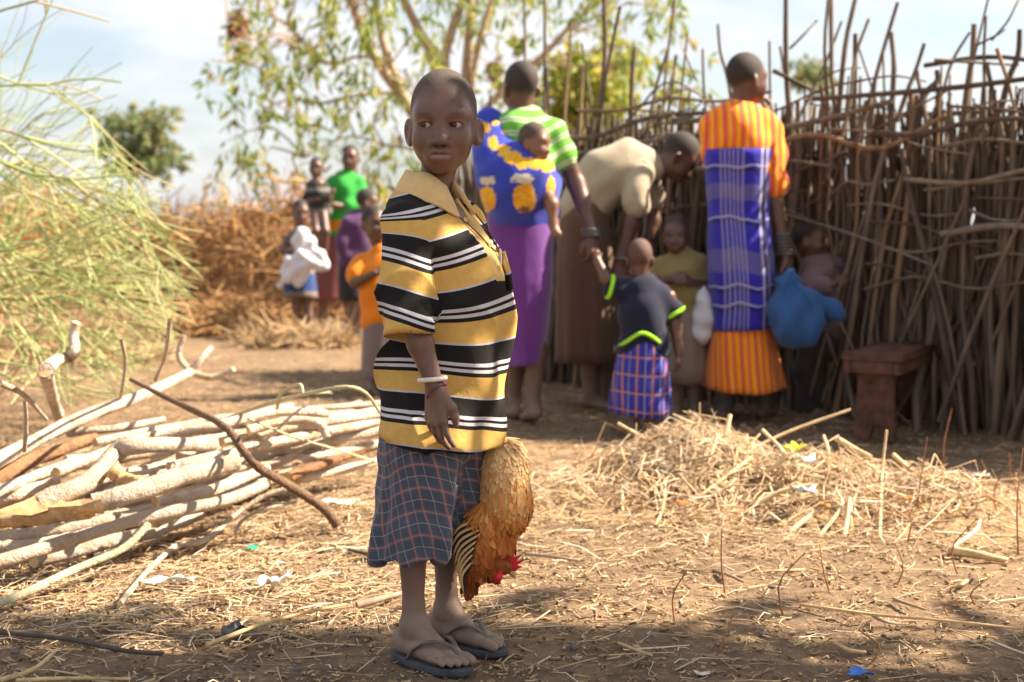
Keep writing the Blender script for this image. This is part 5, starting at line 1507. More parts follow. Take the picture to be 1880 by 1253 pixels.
a.cloth('shirt', [([(962, 385), (960, 300), (960, 250), (961, 218)], [.15, .145, .13, .06], .04), ([(915, 245), (1010, 248)], .062, .04), ([(1012, 250), (1030, 290, .0)], [.066, .068], .04), ([(910, 245), (898, 290, .02)], [.064, .066], .04)], M_GREENST,
        lambda V: np.stack([V[:, 0], V[:, 2]-.25*V[:, 0]+.02*np.sin(20*V[:, 0]), V[:, 1]], -1), label='green and white striped top')
M_PURPLE = cloth_mat('purple_cloth', lambda m, u, v, w: m.mix(check(m, v, 2.0, -.165, .006), (.13, .035, .22), (.28, .12, .30)), sheen=.3)
a.skirt('skirt', [(372, 955, 58, .15), (430, 955, 62, .16), (520, 958, 58, .16), (600, 962, 46, .15, .02), (640, 964, 36, .14, .03), (668, 963, 32, .14, .03)], M_PURPLE, .05, 7, 2, label='long purple skirt')
def kitenge(m, u, v, w):
    """u,v in metres on the cloth: blue ground, golden band and golden fruit with pale leaves"""
    nz = m.noise(45, 3, .6, m.attr('uvw')); nz2 = m.noise(95, 2, .5, m.attr('uvw'))
    blue = m.mix(nz2, (.022, .040, .36), (.040, .065, .46)); gold = m.mix(m.ramp(nz2, [(.45, (0, 0, 0)), (.55, (1, 1, 1))]), (.66, .30, .012), (.78, .45, .03)); pale = (.55, .52, .42)
    def ell(cx, cy, rx, ry, wob=.5):
        a_ = m.math('DIVIDE', m.math('SUBTRACT', u, cx), rx); b_ = m.math('DIVIDE', m.math('SUBTRACT', v, cy), ry)
        q = m.math('ADD', m.math('MULTIPLY', a_, a_), m.math('MULTIPLY', b_, b_))
        return m.math('LESS_THAN', m.math('ADD', q, m.math('MULTIPLY', m.math('SUBTRACT', nz, .5), wob*3)), 1.0)
    def px(x, y): r_ = W(x, y, 6.1)-a.root; return r_[0], r_[2]
    c = blue
    for (x, y, rx, ry) in [(960, 330, .045, .022), (895, 332, .03, .02)]: c = m.mix(ell(*px(x, y), rx, ry, 1.6), c, pale)
    for (x, y, rx, ry) in [(963, 364, .052, .062), (893, 366, .040, .055), (1012, 345, .02, .05)]: c = m.mix(ell(*px(x, y), rx, ry, .5), c, gold)
    for (x, y, rx, ry) in [(905, 262, .022, .035), (925, 276, .03, .03), (942, 290, .04, .03), (962, 300, .05, .025), (985, 301, .055, .025), (1005, 304, .04, .028), (885, 232, .035, .03), (908, 222, .02, .012), (926, 240, .012, .012)]: c = m.mix(ell(*px(x, y), rx, ry, 1.0), c, gold)
    return c
M_KIT = cloth_mat('blue_gold_print', kitenge, sheen=.2)
ba = a.cloth('baby_wrap', [([(958, 385), (958, 330)], [.165, .165], .04), ([(893, 225, -.02), (912, 290, -.10)], [.060, .10], .05), ([(918, 222, .0), (893, 232, -.02)], [.03, .045], .04), ([(1004, 330, -.02), (985, 345, -.08)], [.06, .09], .05)], M_KIT, lambda V: np.stack([V[:, 0], V[:, 2], V[:, 1]], -1),
             ells=[((944, 335, -.13), (.165, .135, .165), .06), ((955, 320, -.17), (.12, .12, .11), .05)], label='blue cloth printed with golden fruit', step=.008)
for k_ in range(3): a.ringat('bracelet', (1084+k_*1.2, 424+k_*5, -.06), (.12, -.2, -1), .034, .007, M_METAL)
b = Fig('baby with bare head carried in the blue cloth', 982, 380, 6.15, M_SKINC, .006)
b.head(982, 263, .165, 62, 8, 0, -.02, False, (968, 305, .0), .03)
b.cap([(965, 312), (955, 370)], [.06, .065]); b.cap([(1000, 350, .02), (1013, 375, -.03), (1016, 412, -.04)], [.034, .027, .020]); b.foot((1016, 415, -.04), 60, .001)
b.parts.pop(); b.cap([(1016, 412, -.04), (1020, 428, -.06), (1026, 430, -.07)], [.020, .018, .012])
b.o.location = tuple(b.root + [0, 0, 0]); b.build(0)

# ---- woman bending down
c_ = Fig('woman in a cream shirt and brown skirt bending low by the fence', 1095, 752, 6.9, M_SKINB)
c_.head(1247, 290, .225, 88, 42, 0, 0, neck=(1195, 318, 0), neck_r=.052)
c_.cap([(1070, 390), (1120, 328), (1185, 313)], [.095, .095, .075], .03)
c_.cap([(1172, 335, -.12), (1160, 410, -.14), (1140, 480, -.16)], [.048, .038, .027]); c_.hand((1139, 484, -.16), (-.1, -.1, -1), (-.3, -1, 0), (1, -.2, 0), .17)
c_.cap([(1195, 335, .14), (1198, 405, .1), (1185, 462, .05)], [.048, .038, .027]); c_.hand((1184, 466, .05), (-.2, -.1, -1), (1, -.3, 0), (0, -1, 0), .17)
c_.cap([(1075, 500), (1082, 620), (1086, 730)], [.09, .06, .042]); c_.cap([(1095, 500, .15), (1108, 620, .15), (1115, 725, .15)], [.09, .06, .042])
c_.foot((1086, 732), 60, .23, 1); c_.foot((1115, 726, .15), 60, .23, -1); c_.build()
c_.cloth('shirt', [([(1068, 392), (1105, 330), (1150, 306), (1190, 308)], [.125, .130, .120, .078], .05), ([(1176, 322, -.10), (1166, 376, -.15)], [.068, .066], .025), ([(1188, 325, .10), (1195, 372, .12)], [.068, .066], .025)], plain('cream_cotton', (.41, .34, .25)), label='cream cotton shirt')
c_.skirt('skirt', [(372, 1078, 34, .13), (400, 1072, 44, .17), (480, 1074, 54, .2), (580, 1078, 58, .22), (662, 1078, 60, .23)], plain('brown_cloth', (.105, .058, .038)), .045, 8, 5, label='long dark brown skirt')
c_.ringat('bracelet', (1141, 476, -.16), (-.2, -.1, -1), .034, .006, M_METAL)

# ---- small child holding the woman's hand
e = Fig('small child in navy shirt with neon trim and blue plaid skirt', 1178, 795, 6.08, skin_mat('shaved_head_skin', (.13, .062, .042), (.05, .026, .02)), .007)
e.head(1175, 476, .163, 172, 0, 0, 0, neck=(1178, 522), neck_r=.034)
e.cap([(1180, 640), (1180, 552)], [.075, .062]); e.cap([(1130, 535), (1112, 512, -.03), (1096, 478, -.01)], [.030, .024, .019])
e.hand((1096, 480, -.01), (-.15, 0, 1), (.3, -1, 0), (1, .2, 0), .085, (45, 50, 40))
e.cap([(1228, 545), (1240, 600), (1246, 648, -.03)], [.031, .026, .019]); e.hand((1246, 652, -.03), (.0, -.1, -1), (1, -.4, 0), (0, -1, 0), .10)
e.cap([(1163, 700), (1163, 780)], [.04, .026]); e.cap([(1195, 700, .03), (1195, 778, .03)], [.04, .026]); e.foot((1163, 779), -160, .15, 1); e.foot((1195, 776, .03), 165, .15, -1); e.build(.8)
M_NAVY = plain('navy_cotton', (.012, .014, .035)); M_NEON = plain('neon_trim', (.36, .80, .02))
e.cloth('shirt', [([(1182, 636), (1180, 570), (1180, 535)], [.115, .10, .085], .04), ([(1145, 535), (1124, 528, -.02)], [.048, .048], .03), ([(1212, 545), (1233, 572)], [.048, .050], .03)], M_NAVY, label='navy shirt with neon edging')
e.ringat('neckband', (1180, 514), (0, -.2, 1), (.052, .048), .009, M_NEON); e.ringat('cuff', (1120, 527, -.02), (-1, -.1, .25), (.047, .047), .010, M_NEON); e.ringat('cuff', (1236, 576), (.5, 0, -.85), (.049, .049), .010, M_NEON)
Q = curve_pts([e.p((x_, y_, dd_)) for x_, y_, dd_ in [(1137, 636, -.02), (1150, 628, -.09), (1168, 616, -.115), (1181, 612, -.12), (1196, 618, -.115), (1212, 630, -.09), (1228, 640, -.02)]], 16); V, F = tube(Q, .008, 6)
obj('hem_trim', np_mesh('hem_trim', V, F, True, {'uvw': V}), M_NEON, e.o)
def blueplaid(m, u, v, w):
    c = m.rgb((.030, .035, .30)); c = m.mix(check(m, u, .075, 0, .16), c, (.075, .05, .33)); c = m.mix(m.math('MULTIPLY', check(m, v, .075, 0, .16), .6), c, (.05, .03, .22))
    c = m.mix(check(m, u, .075, 0, .035), c, (.62, .24, .05)); c = m.mix(check(m, v, .075, .1, .030), c, (.58, .25, .12)); return m.mix(check(m, u, .075, .5, .02), c, (.45, .42, .55))
e.skirt('skirt', [(622, 1182, 42, .11), (650, 1181, 46, .12), (700, 1178, 52, .14), (758, 1176, 57, .16)], cloth_mat('blue_check_cloth', blueplaid), .07, 12, 3, label='blue plaid skirt with orange lines')

# ---- child with clasped hands
g = Fig('child in an olive knitted top with clasped hands', 1252, 770, 6.52, M_SKINB, .007)
g.head(1241, 432, .175, -12, 4, 0, -.02, True, (1246, 475), .036)
g.cap([(1252, 600), (1252, 505)], [.08, .065]); g.cap([(1213, 490), (1207, 520, -.04), (1238, 512, -.14)], [.030, .026, .019]); g.cap([(1288, 490), (1292, 525, -.04), (1255, 516, -.14)], [.030, .026, .019])
g.hand((1236, 512, -.14), (1, -.25, .1), (-.1, -.9, .4), (0, .3, .9), .10, (30, 40, 30)); g.hand((1257, 517, -.15), (-1, -.15, .15), (.1, -.95, .3), (0, .3, .9), .10, (30, 40, 30))
g.cap([(1240, 640), (1243, 700), (1243, 750)], [.045, .035, .026]); g.cap([(1272, 640), (1274, 700), (1275, 750)], [.045, .035, .026]); g.foot((1243, 752), -5, .16, 1); g.foot((1275, 752), 15, .16, -1); g.build(.8)
M_OLIVE = stripes('olive_knit', 'v', .011, [(0, (.22, .17, .062)), (.5, (.27, .21, .085))])
g.cloth('shirt', [([(1252, 570), (1252, 530), (1252, 495), (1251, 472)], [.105, .105, .095, .045], .04), ([(1218, 488), (1207, 512)], [.046, .046], .03), ([(1286, 488), (1294, 512)], [.046, .046], .03)], M_OLIVE, label='olive knitted short sleeved top')
g.skirt('skirt', [(572, 1255, 36, .105), (620, 1258, 40, .12), (699, 1262, 44, .13)], plain('greyish_cloth', (.24, .185, .145)), .05, 7, 8, label='dusty grey brown skirt')
M_TEAL = simple('teal_rubber', (.03, .22, .27), .6)
for fx_ in (1243, 1275):
    q = g.p((fx_, 752)); V, F = tube([(q[0], q[1]+.06, .006), (q[0], q[1], .006), (q[0], q[1]-.09, .006), (q[0], q[1]-.12, .006)], [.028, .034, .042, .026], 12); V[:, 2] = np.clip(V[:, 2], 0, .012)
    obj('sandal', np_mesh('sandal', V, F, False), M_TEAL, g.o)

# ---- white plastic bag beside that child
wb = W(1293, 620, 6.6)
Fd = Field.box((-.09, -.09, -.15), (.09, .09, .17), .006); Fd.ell((0, 0, -.01), (.058, .05, .115), None, .01); Fd.cap((0, 0, .08), (0, 0, .14), .03, .012, .03)
V, F = Fd.mesh(); N_ = v_normals(V, F); V += N_*(.006*np.sin(40*V[:, 0]+30*V[:, 2])+.004*np.sin(70*V[:, 2]-50*V[:, 1]))[:, None]
o = obj('plastic_bag', np_mesh('plastic_bag', V, F), plastic('white_bag', (.62, .64, .70), .4)); o.location = W(1293, 583, 6.42); tag(o, 'white plastic bag hanging between the olive top and striped dress', 'bag')

# ---- woman in the orange striped dress
h = Fig('woman in orange striped dress wrapped in blue checked cloth holding a bundle', 1362, 776, 6.42, M_SKINB)
h.head(1372, 147, .222, 122, 2, 0, 0, neck=(1358, 208), neck_r=.050)
h.cap([(1360, 420), (1358, 300), (1357, 232)], [.13, .115, .10], .03, ((.3, -.95, 0), 1.3)); h.cap([(1303, 232), (1410, 234)], .045)
h.cap([(1412, 238), (1420, 350, -.02), (1442, 468, -.05)], [.047, .038, .027]); h.hand((1443, 474, -.05), (.05, -.1, -1), (.8, -.6, 0), (-.3, -.9, 0), .17, (60, 70, 50))
h.cap([(1306, 240), (1375, 300, .22), (1418, 222, .10)], [.045, .036, .026]); h.hand((1418, 218, .10), (-.25, -.05, 1), (.9, -.3, .2), (-.3, -.9, 0), .16, (35, 45, 35))
h.cap([(1332, 600), (1330, 690), (1330, 756)], [.075, .052, .034]); h.cap([(1398, 600, .1), (1402, 690, .1), (1403, 752, .1)], [.075, .052, .034]); h.foot((1330, 757), 160, .23, 1); h.foot((1403, 753, .1), 150, .23, -1); h.build(.3)
OS = [(0, (.82, .17, .008)), (.16, (.86, .36, .02)), (.34, (.82, .16, .008)), (.46, (.50, .03, .14)), (.54, (.84, .18, .01)), (.70, (.88, .38, .03)), (.86, (.72, .12, .06))]
M_ORST = stripes('orange_stripe_cloth', 'u', .072, OS)
def yoke_uv(V): return np.stack([V[:, 0], V[:, 2], V[:, 1]], -1)
h.cloth('dress_top', [([(1358, 300), (1357, 255), (1357, 232), (1357, 206)], [.148, .145, .12, .062], .04), ([(1312, 232), (1402, 234)], .062, .04), ([(1405, 240), (1412, 280), (1420, 335, -.01)], [.066, .072, .074], .04), ([(1309, 240), (1315, 290, .08)], [.066, .070], .04)], M_ORST, yoke_uv, label='orange and yellow striped dress top')
def wrapblue(m, u, v, w):
    wv = m.math('MULTIPLY', m.math('SUBTRACT', m.noise(1.6, 0, .5, m.attr('uvw')), .5), .05); u = m.math('ADD', u, m.math('MULTIPLY', wv, .6)); v = m.math('ADD', v, wv)
    c = m.rgb((.030, .022, .37)); gr = (.15, .14, .27)
    def ln(x, pos, wd): return m.band(x, pos-wd, pos+wd)
    hb = m.math('MAXIMUM', ln(v, 1.035, .035), ln(v, .730, .050)); c = m.mix(m.math('MULTIPLY', hb, .55), c, gr)
    for p in (1.13, .90, .60, .52): c = m.mix(m.math('MULTIPLY', ln(v, p, .007), .8), c, (.015, .012, .06)); c = m.mix(m.math('MULTIPLY', ln(v, p+.018, .004), .7), c, (.5, .48, .55))
    st = m.band(u, -.125, .0); t = m.math('FRACT', m.math('DIVIDE', m.math('ADD', u, 1.0), .022)); st = m.math('MULTIPLY', st, m.math('LESS_THAN', t, .48)); c = m.mix(m.math('MULTIPLY', st, .5), c, (.38, .36, .42))
    c = m.mix(m.math('MULTIPLY', m.math('MAXIMUM', ln(u, .085, .006), ln(u, .118, .005)), .7), c, (.5, .48, .56)); c = m.mix(m.math('MULTIPLY', ln(u, .102, .009), .7), c, (.02, .015, .08))
    return c
h.skirt('checked_wrap', [(276, 1357, 63, .165), (330, 1357, 60, .155), (390, 1357, 56, .145), (450, 1359, 59, .165), (510, 1362, 62, .18), (560, 1363, 61, .18), (604, 1362, 58, .175)], cloth_mat('blue_checked_cotton', wrapblue, sheen=.2, bump=.5), .045, 5, 4, label='blue checked cloth wrap')
h.skirt('dress_skirt', [(588, 1362, 52, .15), (620, 1363, 58, .17), (670, 1364, 66, .19), (712, 1366, 73, .21)], M_ORST, .075, 6, 9, label='flared orange striped dress hem')
for k_ in range(6): h.ringat('bracelet', (1435+k_*1.4, 432+k_*7, -.045), (.15, -.1, -1), .036+.001*k_, .0062, M_METAL)
for px_, dd_ in ((1330, 0), (1403, .1)):
    for k_ in range(4): h.ringat('anklet', (px_, 728+k_*6, dd_), (0, 0, 1), .046-.002*k_, .0065, M_METAL)
h.ringat('necklace', (1358, 200), (0, -.25, 1), (.066, .062), .013, simple('black_beads', (.012, .012, .014), .5))
# ---- blue cloth bundle she holds
M_BAG = cloth_mat('blue_bundle_cloth', lambda m, u, v, w: (.030, .095, .26), .8, wr=7, bump=.5)
bz = W(1465, 600, 6.22); bd = Fig.__new__(Fig)
bp = lambda x_, y_, dd_=0: W(x_, y_, 6.24+dd_)-bz
Fd = Field.box((-.30, -.26, -.24), (.36, .26, .34), .0075)
Fd.ell(bp(1460, 590), (.115, .11, .125), None, .03); Fd.chain([bp(1455, 570), bp(1447, 530, .02), bp(1446, 500, .06)], [.095, .055, .022], .04); Fd.ell(bp(1488, 588, -.06), (.055, .05, .11), None, .012)
Fd.chain([bp(1470, 545, -.03), bp(1495, 555, -.04), bp(1515, 560, -.03)], [.05, .038, .034], .02); Fd.chain([bp(1515, 560, -.03), bp(1535, 575, -.02), bp(1552, 578, 0)], [.03, .045, .018], .02); Fd.ell(bp(1493, 553, -.06), (.04, .035, .04), None, .015)
V, F = Fd.mesh(); V = relax(V, F, 1); N_ = v_normals(V, F); hq = bp(1446, 498, .06); th = np.arctan2(V[:, 0]-hq[0], hq[2]-V[:, 2]); rr_ = np.hypot(V[:, 0]-hq[0], V[:, 2]-hq[2]); V += N_*((.010*(1-np.abs(np.sin(7*th+6*V[:, 1])))**2*2-.006)*np.exp(-((rr_-.10)/.10)**2)+.006*np.sin(26*V[:, 2]-44*V[:, 0]+20*V[:, 1])+.004*np.sin(70*V[:, 0]+33*V[:, 2]))[:, None]
o = obj('cloth_bundle', np_mesh('cloth_bundle', V, F, True, {'uvw': V}), M_BAG); o.location = bz; tag(o, 'knotted blue cloth bundle hanging from the woman in orange', 'bundle')

# ---- child in dark clothes by the bench
q = Fig('child in dark mauve shirt standing beside the bench', 1508, 790, 6.62, M_SKINB, .007)
q.head(1488, 441, .185, 68, 3, 0, 0, True, (1492, 490), .038)
q.cap([(1520, 600), (1508, 515)], [.085, .07]); q.cap([(1500, 505, -.09), (1478, 535, -.13), (1528, 522, -.18)], [.032, .027, .02]); q.hand((1530, 521, -.18), (1, -.1, .2), (0, -.9, .3), (0, .3, .9), .11)
q.cap([(1535, 505, .08), (1552, 560, .05), (1545, 600, .0)], [.032, .026, .02])
for x_, dd_ in ((1488, 0), (1528, .04)): q.cap([(x_, 620, dd_), (x_-6, 700, dd_), (x_-8, 768, dd_)], [.06, .045, .03]); q.foot((x_-8, 770, dd_), 60, .17, 1)
q.build(.6)
q.cloth('shirt', [([(1522, 590), (1516, 540), (1506, 500), (1495, 482)], [.118, .108, .098, .05], .04), ([(1500, 508, -.08), (1480, 534, -.12)], [.052, .050], .03), ([(1480, 534, -.12), (1518, 524, -.16)], [.046, .036], .02), ([(1534, 505, .06), (1548, 545, .05)], [.052, .05], .03)], plain('mauve_cotton', (.19, .125, .13)), label='dark mauve long sleeved shirt')
q.cloth('trousers', [([(1512, 605), (1512, 640)], [.10, .10], .04), ([(1494, 630), (1486, 690), (1480, 745)], [.078, .068, .056], .03), ([(1528, 630, .04), (1524, 690, .04), (1520, 750, .04)], [.078, .068, .056], .03)], plain('black_brown_cloth', (.05, .04, .038)), label='dark trousers')

# ---- child in orange t-shirt behind
t = Fig('child in a bright orange t-shirt and grey shorts', 697, 725, 7.42, M_SKINB, .007)
t.head(688, 412, .185, 35, 0, 0, 0, True, (700, 460), .036)
t.cap([(700, 600), (702, 500)], [.085, .07]); t.cap([(662, 480), (652, 520, -.08), (688, 502, -.16)], [.032, .027, .02]); t.hand((690, 501, -.16), (1, -.1, .15), (0, -.9, .35), (0, .35, .9), .11)
t.cap([(740, 480), (748, 540), (745, 585)], [.032, .026, .02])
for x_ in (690, 716): t.cap([(x_, 610), (x_, 670), (x_, 712)], [.05, .038, .026]); t.foot((x_, 713), 30, .17, 1)
t.build(.6)
t.cloth('t_shirt', [([(701, 582), (701, 530), (701, 490), (700, 464)], [.12, .112, .10, .05], .04), ([(668, 482), (652, 505, -.04)], [.052, .054], .03), ([(736, 482), (746, 510)], [.052, .054], .03)], plain('orange_jersey', (.72, .21, .015)), label='orange t-shirt')
t.ringat('neckband', (700, 459), (0, -.3, 1), (.052, .048), .008, M_METAL)
t.skirt('shorts', [(588, 702, 36, .11), (640, 702, 38, .12), (696, 702, 39, .125)], plain('grey_mauve_cloth', (.20, .145, .145)), .05, 5, 6, label='grey mauve shorts')

# ---- child in purple
u_ = Fig('child in a purple sweater and dark shorts turned aside', 660, 620, 11.2, M_SKINB, .009)
u_.head(675, 372, .20, 100, 5, 0, 0, False, (665, 405), .04); u_.cap([(650, 480), (655, 412)], [.09, .09]); u_.cap([(640, 412, -.1), (634, 450, -.1), (648, 480, -.1)], [.035, .03, .022]); u_.cap([(672, 412, .1), (676, 450, .1), (672, 480, .1)], [.035, .03, .022])
for x_ in (645, 660): u_.cap([(x_, 520), (x_, 570), (x_, 610)], [.055, .042, .028]); u_.foot((x_, 612), 80, .19, 1)
u_.build(.5)
u_.cloth('sweater', [([(650, 480), (652, 440), (656, 412), (662, 396)], [.135, .13, .12, .055], .04), ([(638, 412, -.09), (630, 445, -.1), (634, 470, -.1)], [.06, .055, .05], .03), ([(672, 412, .09), (677, 450, .1)], [.06, .055], .03)], plain('purple_knit', (.075, .03, .09)), label='purple sweater')
u_.skirt('shorts', [(470, 650, 26, .12), (510, 650, 29, .13), (552, 651, 28, .13)], plain('black_cloth', (.02, .018, .022)), .04, 5, 2, label='dark shorts')

# ---- far woman in green holding a child on her hip
w1 = Fig('woman in bright green blouse carrying a child on her hip', 630, 600, 12.5, M_SKINB, .010)
w1.head(643, 291, .225, -5, 0, 0, 0, True, (638, 325), .05); w1.cap([(630, 440), (632, 335)], [.12, .11], .03, ((0, 1, 0), 1.3)); w1.cap([(608, 335), (658, 335)], .045)
w1.cap([(608, 340), (600, 375, -.1), (572, 372, -.16)], [.045, .036, .028]); w1.cap([(658, 340), (660, 385, -.06), (610, 376, -.2)], [.045, .036, .028]); w1.hand((571, 372, -.16), (-1, -.1, 0), (0, -1, .2), (0, .2, 1), .16); w1.hand((608, 376, -.2), (-1, 0, 0), (0, -1, .2), (0, .2, 1), .16)
for x_ in (592, 640): w1.cap([(x_, 500), (x_, 550), (x_, 590)], [.07, .05, .034]); w1.foot((x_, 592), 0, .23, 1)
w1.build(.4)
w1.cloth('blouse', [([(628, 440), (630, 390), (633, 345), (638, 318)], [.155, .145, .13, .06], .04), ([(610, 338), (600, 368, -.06)], [.068, .066], .04), ([(657, 338), (661, 375, -.05), (640, 380, -.14)], [.068, .066, .055], .04)], cloth_mat('green_orange_blouse', lambda m, u, v, w: m.mix(m.band(v, .845, .94), (.03, .30, .045), (.50, .20, .015))), label='bright green blouse with an orange band')
w1.skirt('skirt', [(432, 618, 29, .15), (480, 615, 33, .17), (520, 612, 36, .19), (552, 612, 38, .2)], plain('maroon_cloth', (.16, .05, .045)), .06, 6, 4, label='maroon wrap skirt')
w2 = Fig('child in dark top carried on the hip of the woman in green', 583, 440, 12.25, M_SKINB, .009)
w2.head(581, 309, .185, -2, 0, 0, 0, True, (582, 335), .034); w2.cap([(585, 385), (583, 343)], [.085, .08]); w2.cap([(568, 345), (566, 368, -.05), (585, 366, -.1)], [.03, .025, .02]); w2.cap([(598, 345), (604, 365, -.05), (612, 350, -.05)], [.03, .025, .02])
w2.cap([(577, 388, -.05), (580, 425, -.14), (581, 462, -.1)], [.045, .035, .025]); w2.cap([(592, 388, -.05), (598, 425, -.14), (597, 462, -.1)], [.045, .035, .025]); w2.foot((581, 462, -.1), 0, .001); w2.parts.pop(); w2.build(0)
w2.cloth('top', [([(586, 385), (585, 360), (583, 342)], [.105, .10, .075], .04), ([(570, 344), (565, 362, -.04)], [.045, .045], .03), ([(596, 344), (603, 360, -.04)], [.045, .045], .03)], stripes('dark_striped_top', 'v', .18, [(0, (.03, .026, .024)), (.55, (.16, .145, .13)), (.75, (.03, .026, .024))]), label='dark top with a pale stripe')

# ---- child hugging a white cloth
y_ = Fig('child hugging a bundle of white cloth', 553, 617, 11.6, M_SKINB, .009)
y_.head(552, 391, .20, 18, 6, 0, 0, True, (550, 425), .036); y_.cap([(552, 520), (550, 435)], [.085, .08]); y_.cap([(528, 438), (520, 462, -.06), (565, 462, -.17)], [.034, .028, .022]); y_.cap([(572, 438), (580, 465, -.06), (555, 470, -.17)], [.034, .028, .022]); y_.hand((566, 461, -.17), (1, -.1, .1), (0, -1, .2), (0, .2, 1), .11)
for x_ in (545, 566): y_.cap([(x_, 540), (x_, 580), (x_, 606)], [.045, .036, .027]); y_.foot((x_, 608), 10, .18, 1)
y_.build(.5)
y_.cloth('vest', [([(552, 515), (551, 470), (550, 442)], [.115, .105, .085], .04)], plain('grey_vest', (.17, .145, .13)), label='grey sleeveless top')
y_.skirt('skirt', [(495, 552, 25, .12), (520, 552, 29, .13), (546, 552, 31, .14)], cloth_mat('blue_grey_skirt', lambda m, u, v, w: m.mix(m.band(v, .36, .50), (.17, .14, .125), (.02, .05, .17))), .05, 6, 7, label='blue and grey skirt')
cz = W(552, 470, 11.4)
Fd = Field.box((-.28, -.2, -.32), (.30, .2, .30), .0095)
cp = lambda x_, y2, dd_=0: W(x_, y2, 11.4+dd_)-cz
Fd.ell(cp(556, 440), (.10, .07, .095), None, .02); Fd.ell(cp(560, 478, -.03), (.145, .065, .075), None, .015); Fd.chain([cp(535, 480), cp(524, 505), cp(517, 522)], [.065, .055, .03], .02); Fd.chain([cp(575, 470), cp(590, 485, -.03), cp(596, 478, -.02)], [.07, .06, .02], .03); Fd.chain([cp(550, 490), cp(548, 512)], [.10, .06], .03); Fd.cap(cp(524, 458, -.06), cp(566, 460, -.19), .032, .03, .015, 's')
V, F = Fd.mesh(); V = relax(V, F, 1); N_ = v_normals(V, F); V += N_*(.016*np.sin(38*V[:, 0]+14*V[:, 2]+1.5*np.sin(25*V[:, 2]))+.012*np.sin(44*V[:, 2]-32*V[:, 0]))[:, None]
o = obj('white_cloth', np_mesh('white_cloth', V, F, True, {'uvw': V}), plain('white_cotton', (.60, .60, .66))); o.location = cz; tag(o, 'crumpled white cloth hugged by the child in the blue skirt', 'cloth')
# ================================================================== THE HEN (hangs head down from the child's left hand)
HD = 2.885
hb_ = W(915, 960, HD); hb_[2] = 0
hen = empty('hen', tuple(hb_)); tag(hen, 'orange brown hen with red comb hanging upside down beside plaid shorts', 'hen')
hp = lambda x, y, dd=0: W(x, y, HD+dd)-hb_
Hn = Field.box((-.16, -.14, .06), (.13, .16, .50), .0032)
Hn.ell(hp(928, 885), (.047, .056, .074), None, .02); Hn.ell(hp(929, 930), (.049, .052, .056), None, .03); Hn.ell(hp(926, 850), (.034, .04, .05), None, .03)
Hn.chain([hp(912, 985), hp(897, 1012), hp(903, 1034), hp(920, 1040)], [.040, .024, .018, .0165], .02)
Hn.ell(hp(924, 1041), (.021, .016, .017), None, .006)
Hn.chain([hp(893, 955, -.03), hp(878, 1010, -.03), hp(860, 1068, -.025)], [.036, .030, .012], .012, 'u', ((0, 1, 0), 2.0))        # near wing
Hn.cap(hp(912, 880, -.01), hp(893, 838, .05), .022, .010, .02)
V, F = Hn.mesh(); V = relax(V, F, 1)
zrel = np.clip((V[:, 2]-.16)/.26, 0, 1)
M_FEATH = M('hen_feather', .6, .3); s_ = M_FEATH.sep(M_FEATH.attr('uvw'))
cA = M_FEATH.ramp(s_[1], [(0, (.20, .045, .010)), (.35, (.46, .125, .020)), (.62, (.64, .25, .05)), (1, (.80, .52, .24))])
k_ = M_FEATH.math('MULTIPLY_ADD', s_[0], .22, .88); hv = M_FEATH.nt.nodes.new('ShaderNodeHueSaturation'); M_FEATH.link(k_, hv.inputs['Value']); M_FEATH.link(cA, hv.inputs['Color']); M_FEATH.color(hv.outputs[0])
M_FEATH = M_FEATH.m
obj('body', np_mesh('body', V, F, True, {'uvw': np.stack([.4+0*zrel, zrel, zrel], -1)}), M_FEATH, hen)
N_ = v_normals(V, F)
sel = rng.choice(len(V), min(len(V), 6500), replace=False); sel = sel[((V[sel, 2] > .235) | ((V[sel, 0] < -.012) & (V[sel, 2] > .15))) & (np.linalg.norm(V[sel]-hp(924, 1041), axis=1) > .03)]
P = V[sel]+N_[sel]*.001; n_ = N_[sel]
D = np.array([0.0, 0, -1.0]) - n_*(n_ @ np.array([0, 0, -1.0]))[:, None]; D = D/(np.linalg.norm(D, axis=1)[:, None]+1e-6)*1.0 + n_*.035; jt = rng.standard_normal(D.shape)*.20; D = D + jt - n_*(jt*n_).sum(1)[:, None]
fl = np.where(P[:, 2] > .36, .024, .030)*(.7+.6*rng.random(len(P)))
def feathers(P, D, n_, Ln, Wd):
    N = len(P); D = D/np.linalg.norm(D, axis=1)[:, None]; U = np.cross(D, n_); U /= np.linalg.norm(U, axis=1)[:, None]+1e-9
    V = np.zeros((N, 7, 3)); V[:, 0] = P
    for k, (t, s) in enumerate([(.35, .85), (.72, 1.0)]):
        c = P+D*(Ln*t)[:, None]; V[:, 1+2*k] = c+U*(Wd*s*.5)[:, None]; V[:, 2+2*k] = c-U*(Wd*s*.5)[:, None]
    V[:, 5] = P+D*Ln[:, None]+U*(Wd*.22)[:, None]; V[:, 6] = P+D*Ln[:, None]-U*(Wd*.22)[:, None]
    b = (np.arange(N)*7)[:, None]
    F = np.concatenate([b+np.array([[0, 1, 2, 2]]), b+np.array([[1, 3, 4, 2]]), b+np.array([[3, 5, 6, 4]])]); F = [tuple(f) if f[2] != f[3] else tuple(f[:3]) for f in F.tolist()]
    return V.reshape(-1, 3), F
Vf, Ff = feathers(P, D, n_, fl, fl*.30)
rv = np.repeat(rng.random(len(P)), 7); zz = np.repeat(np.clip((P[:, 2]-.16)/.26 + .10*rng.standard_normal(len(P)), 0, 1), 7)
o = obj('plumage', np_mesh('plumage', Vf, Ff, False, {'uvw': np.stack([rv, zz, zz], -1)}), M_FEATH, hen); o['kind'] = 'stuff'
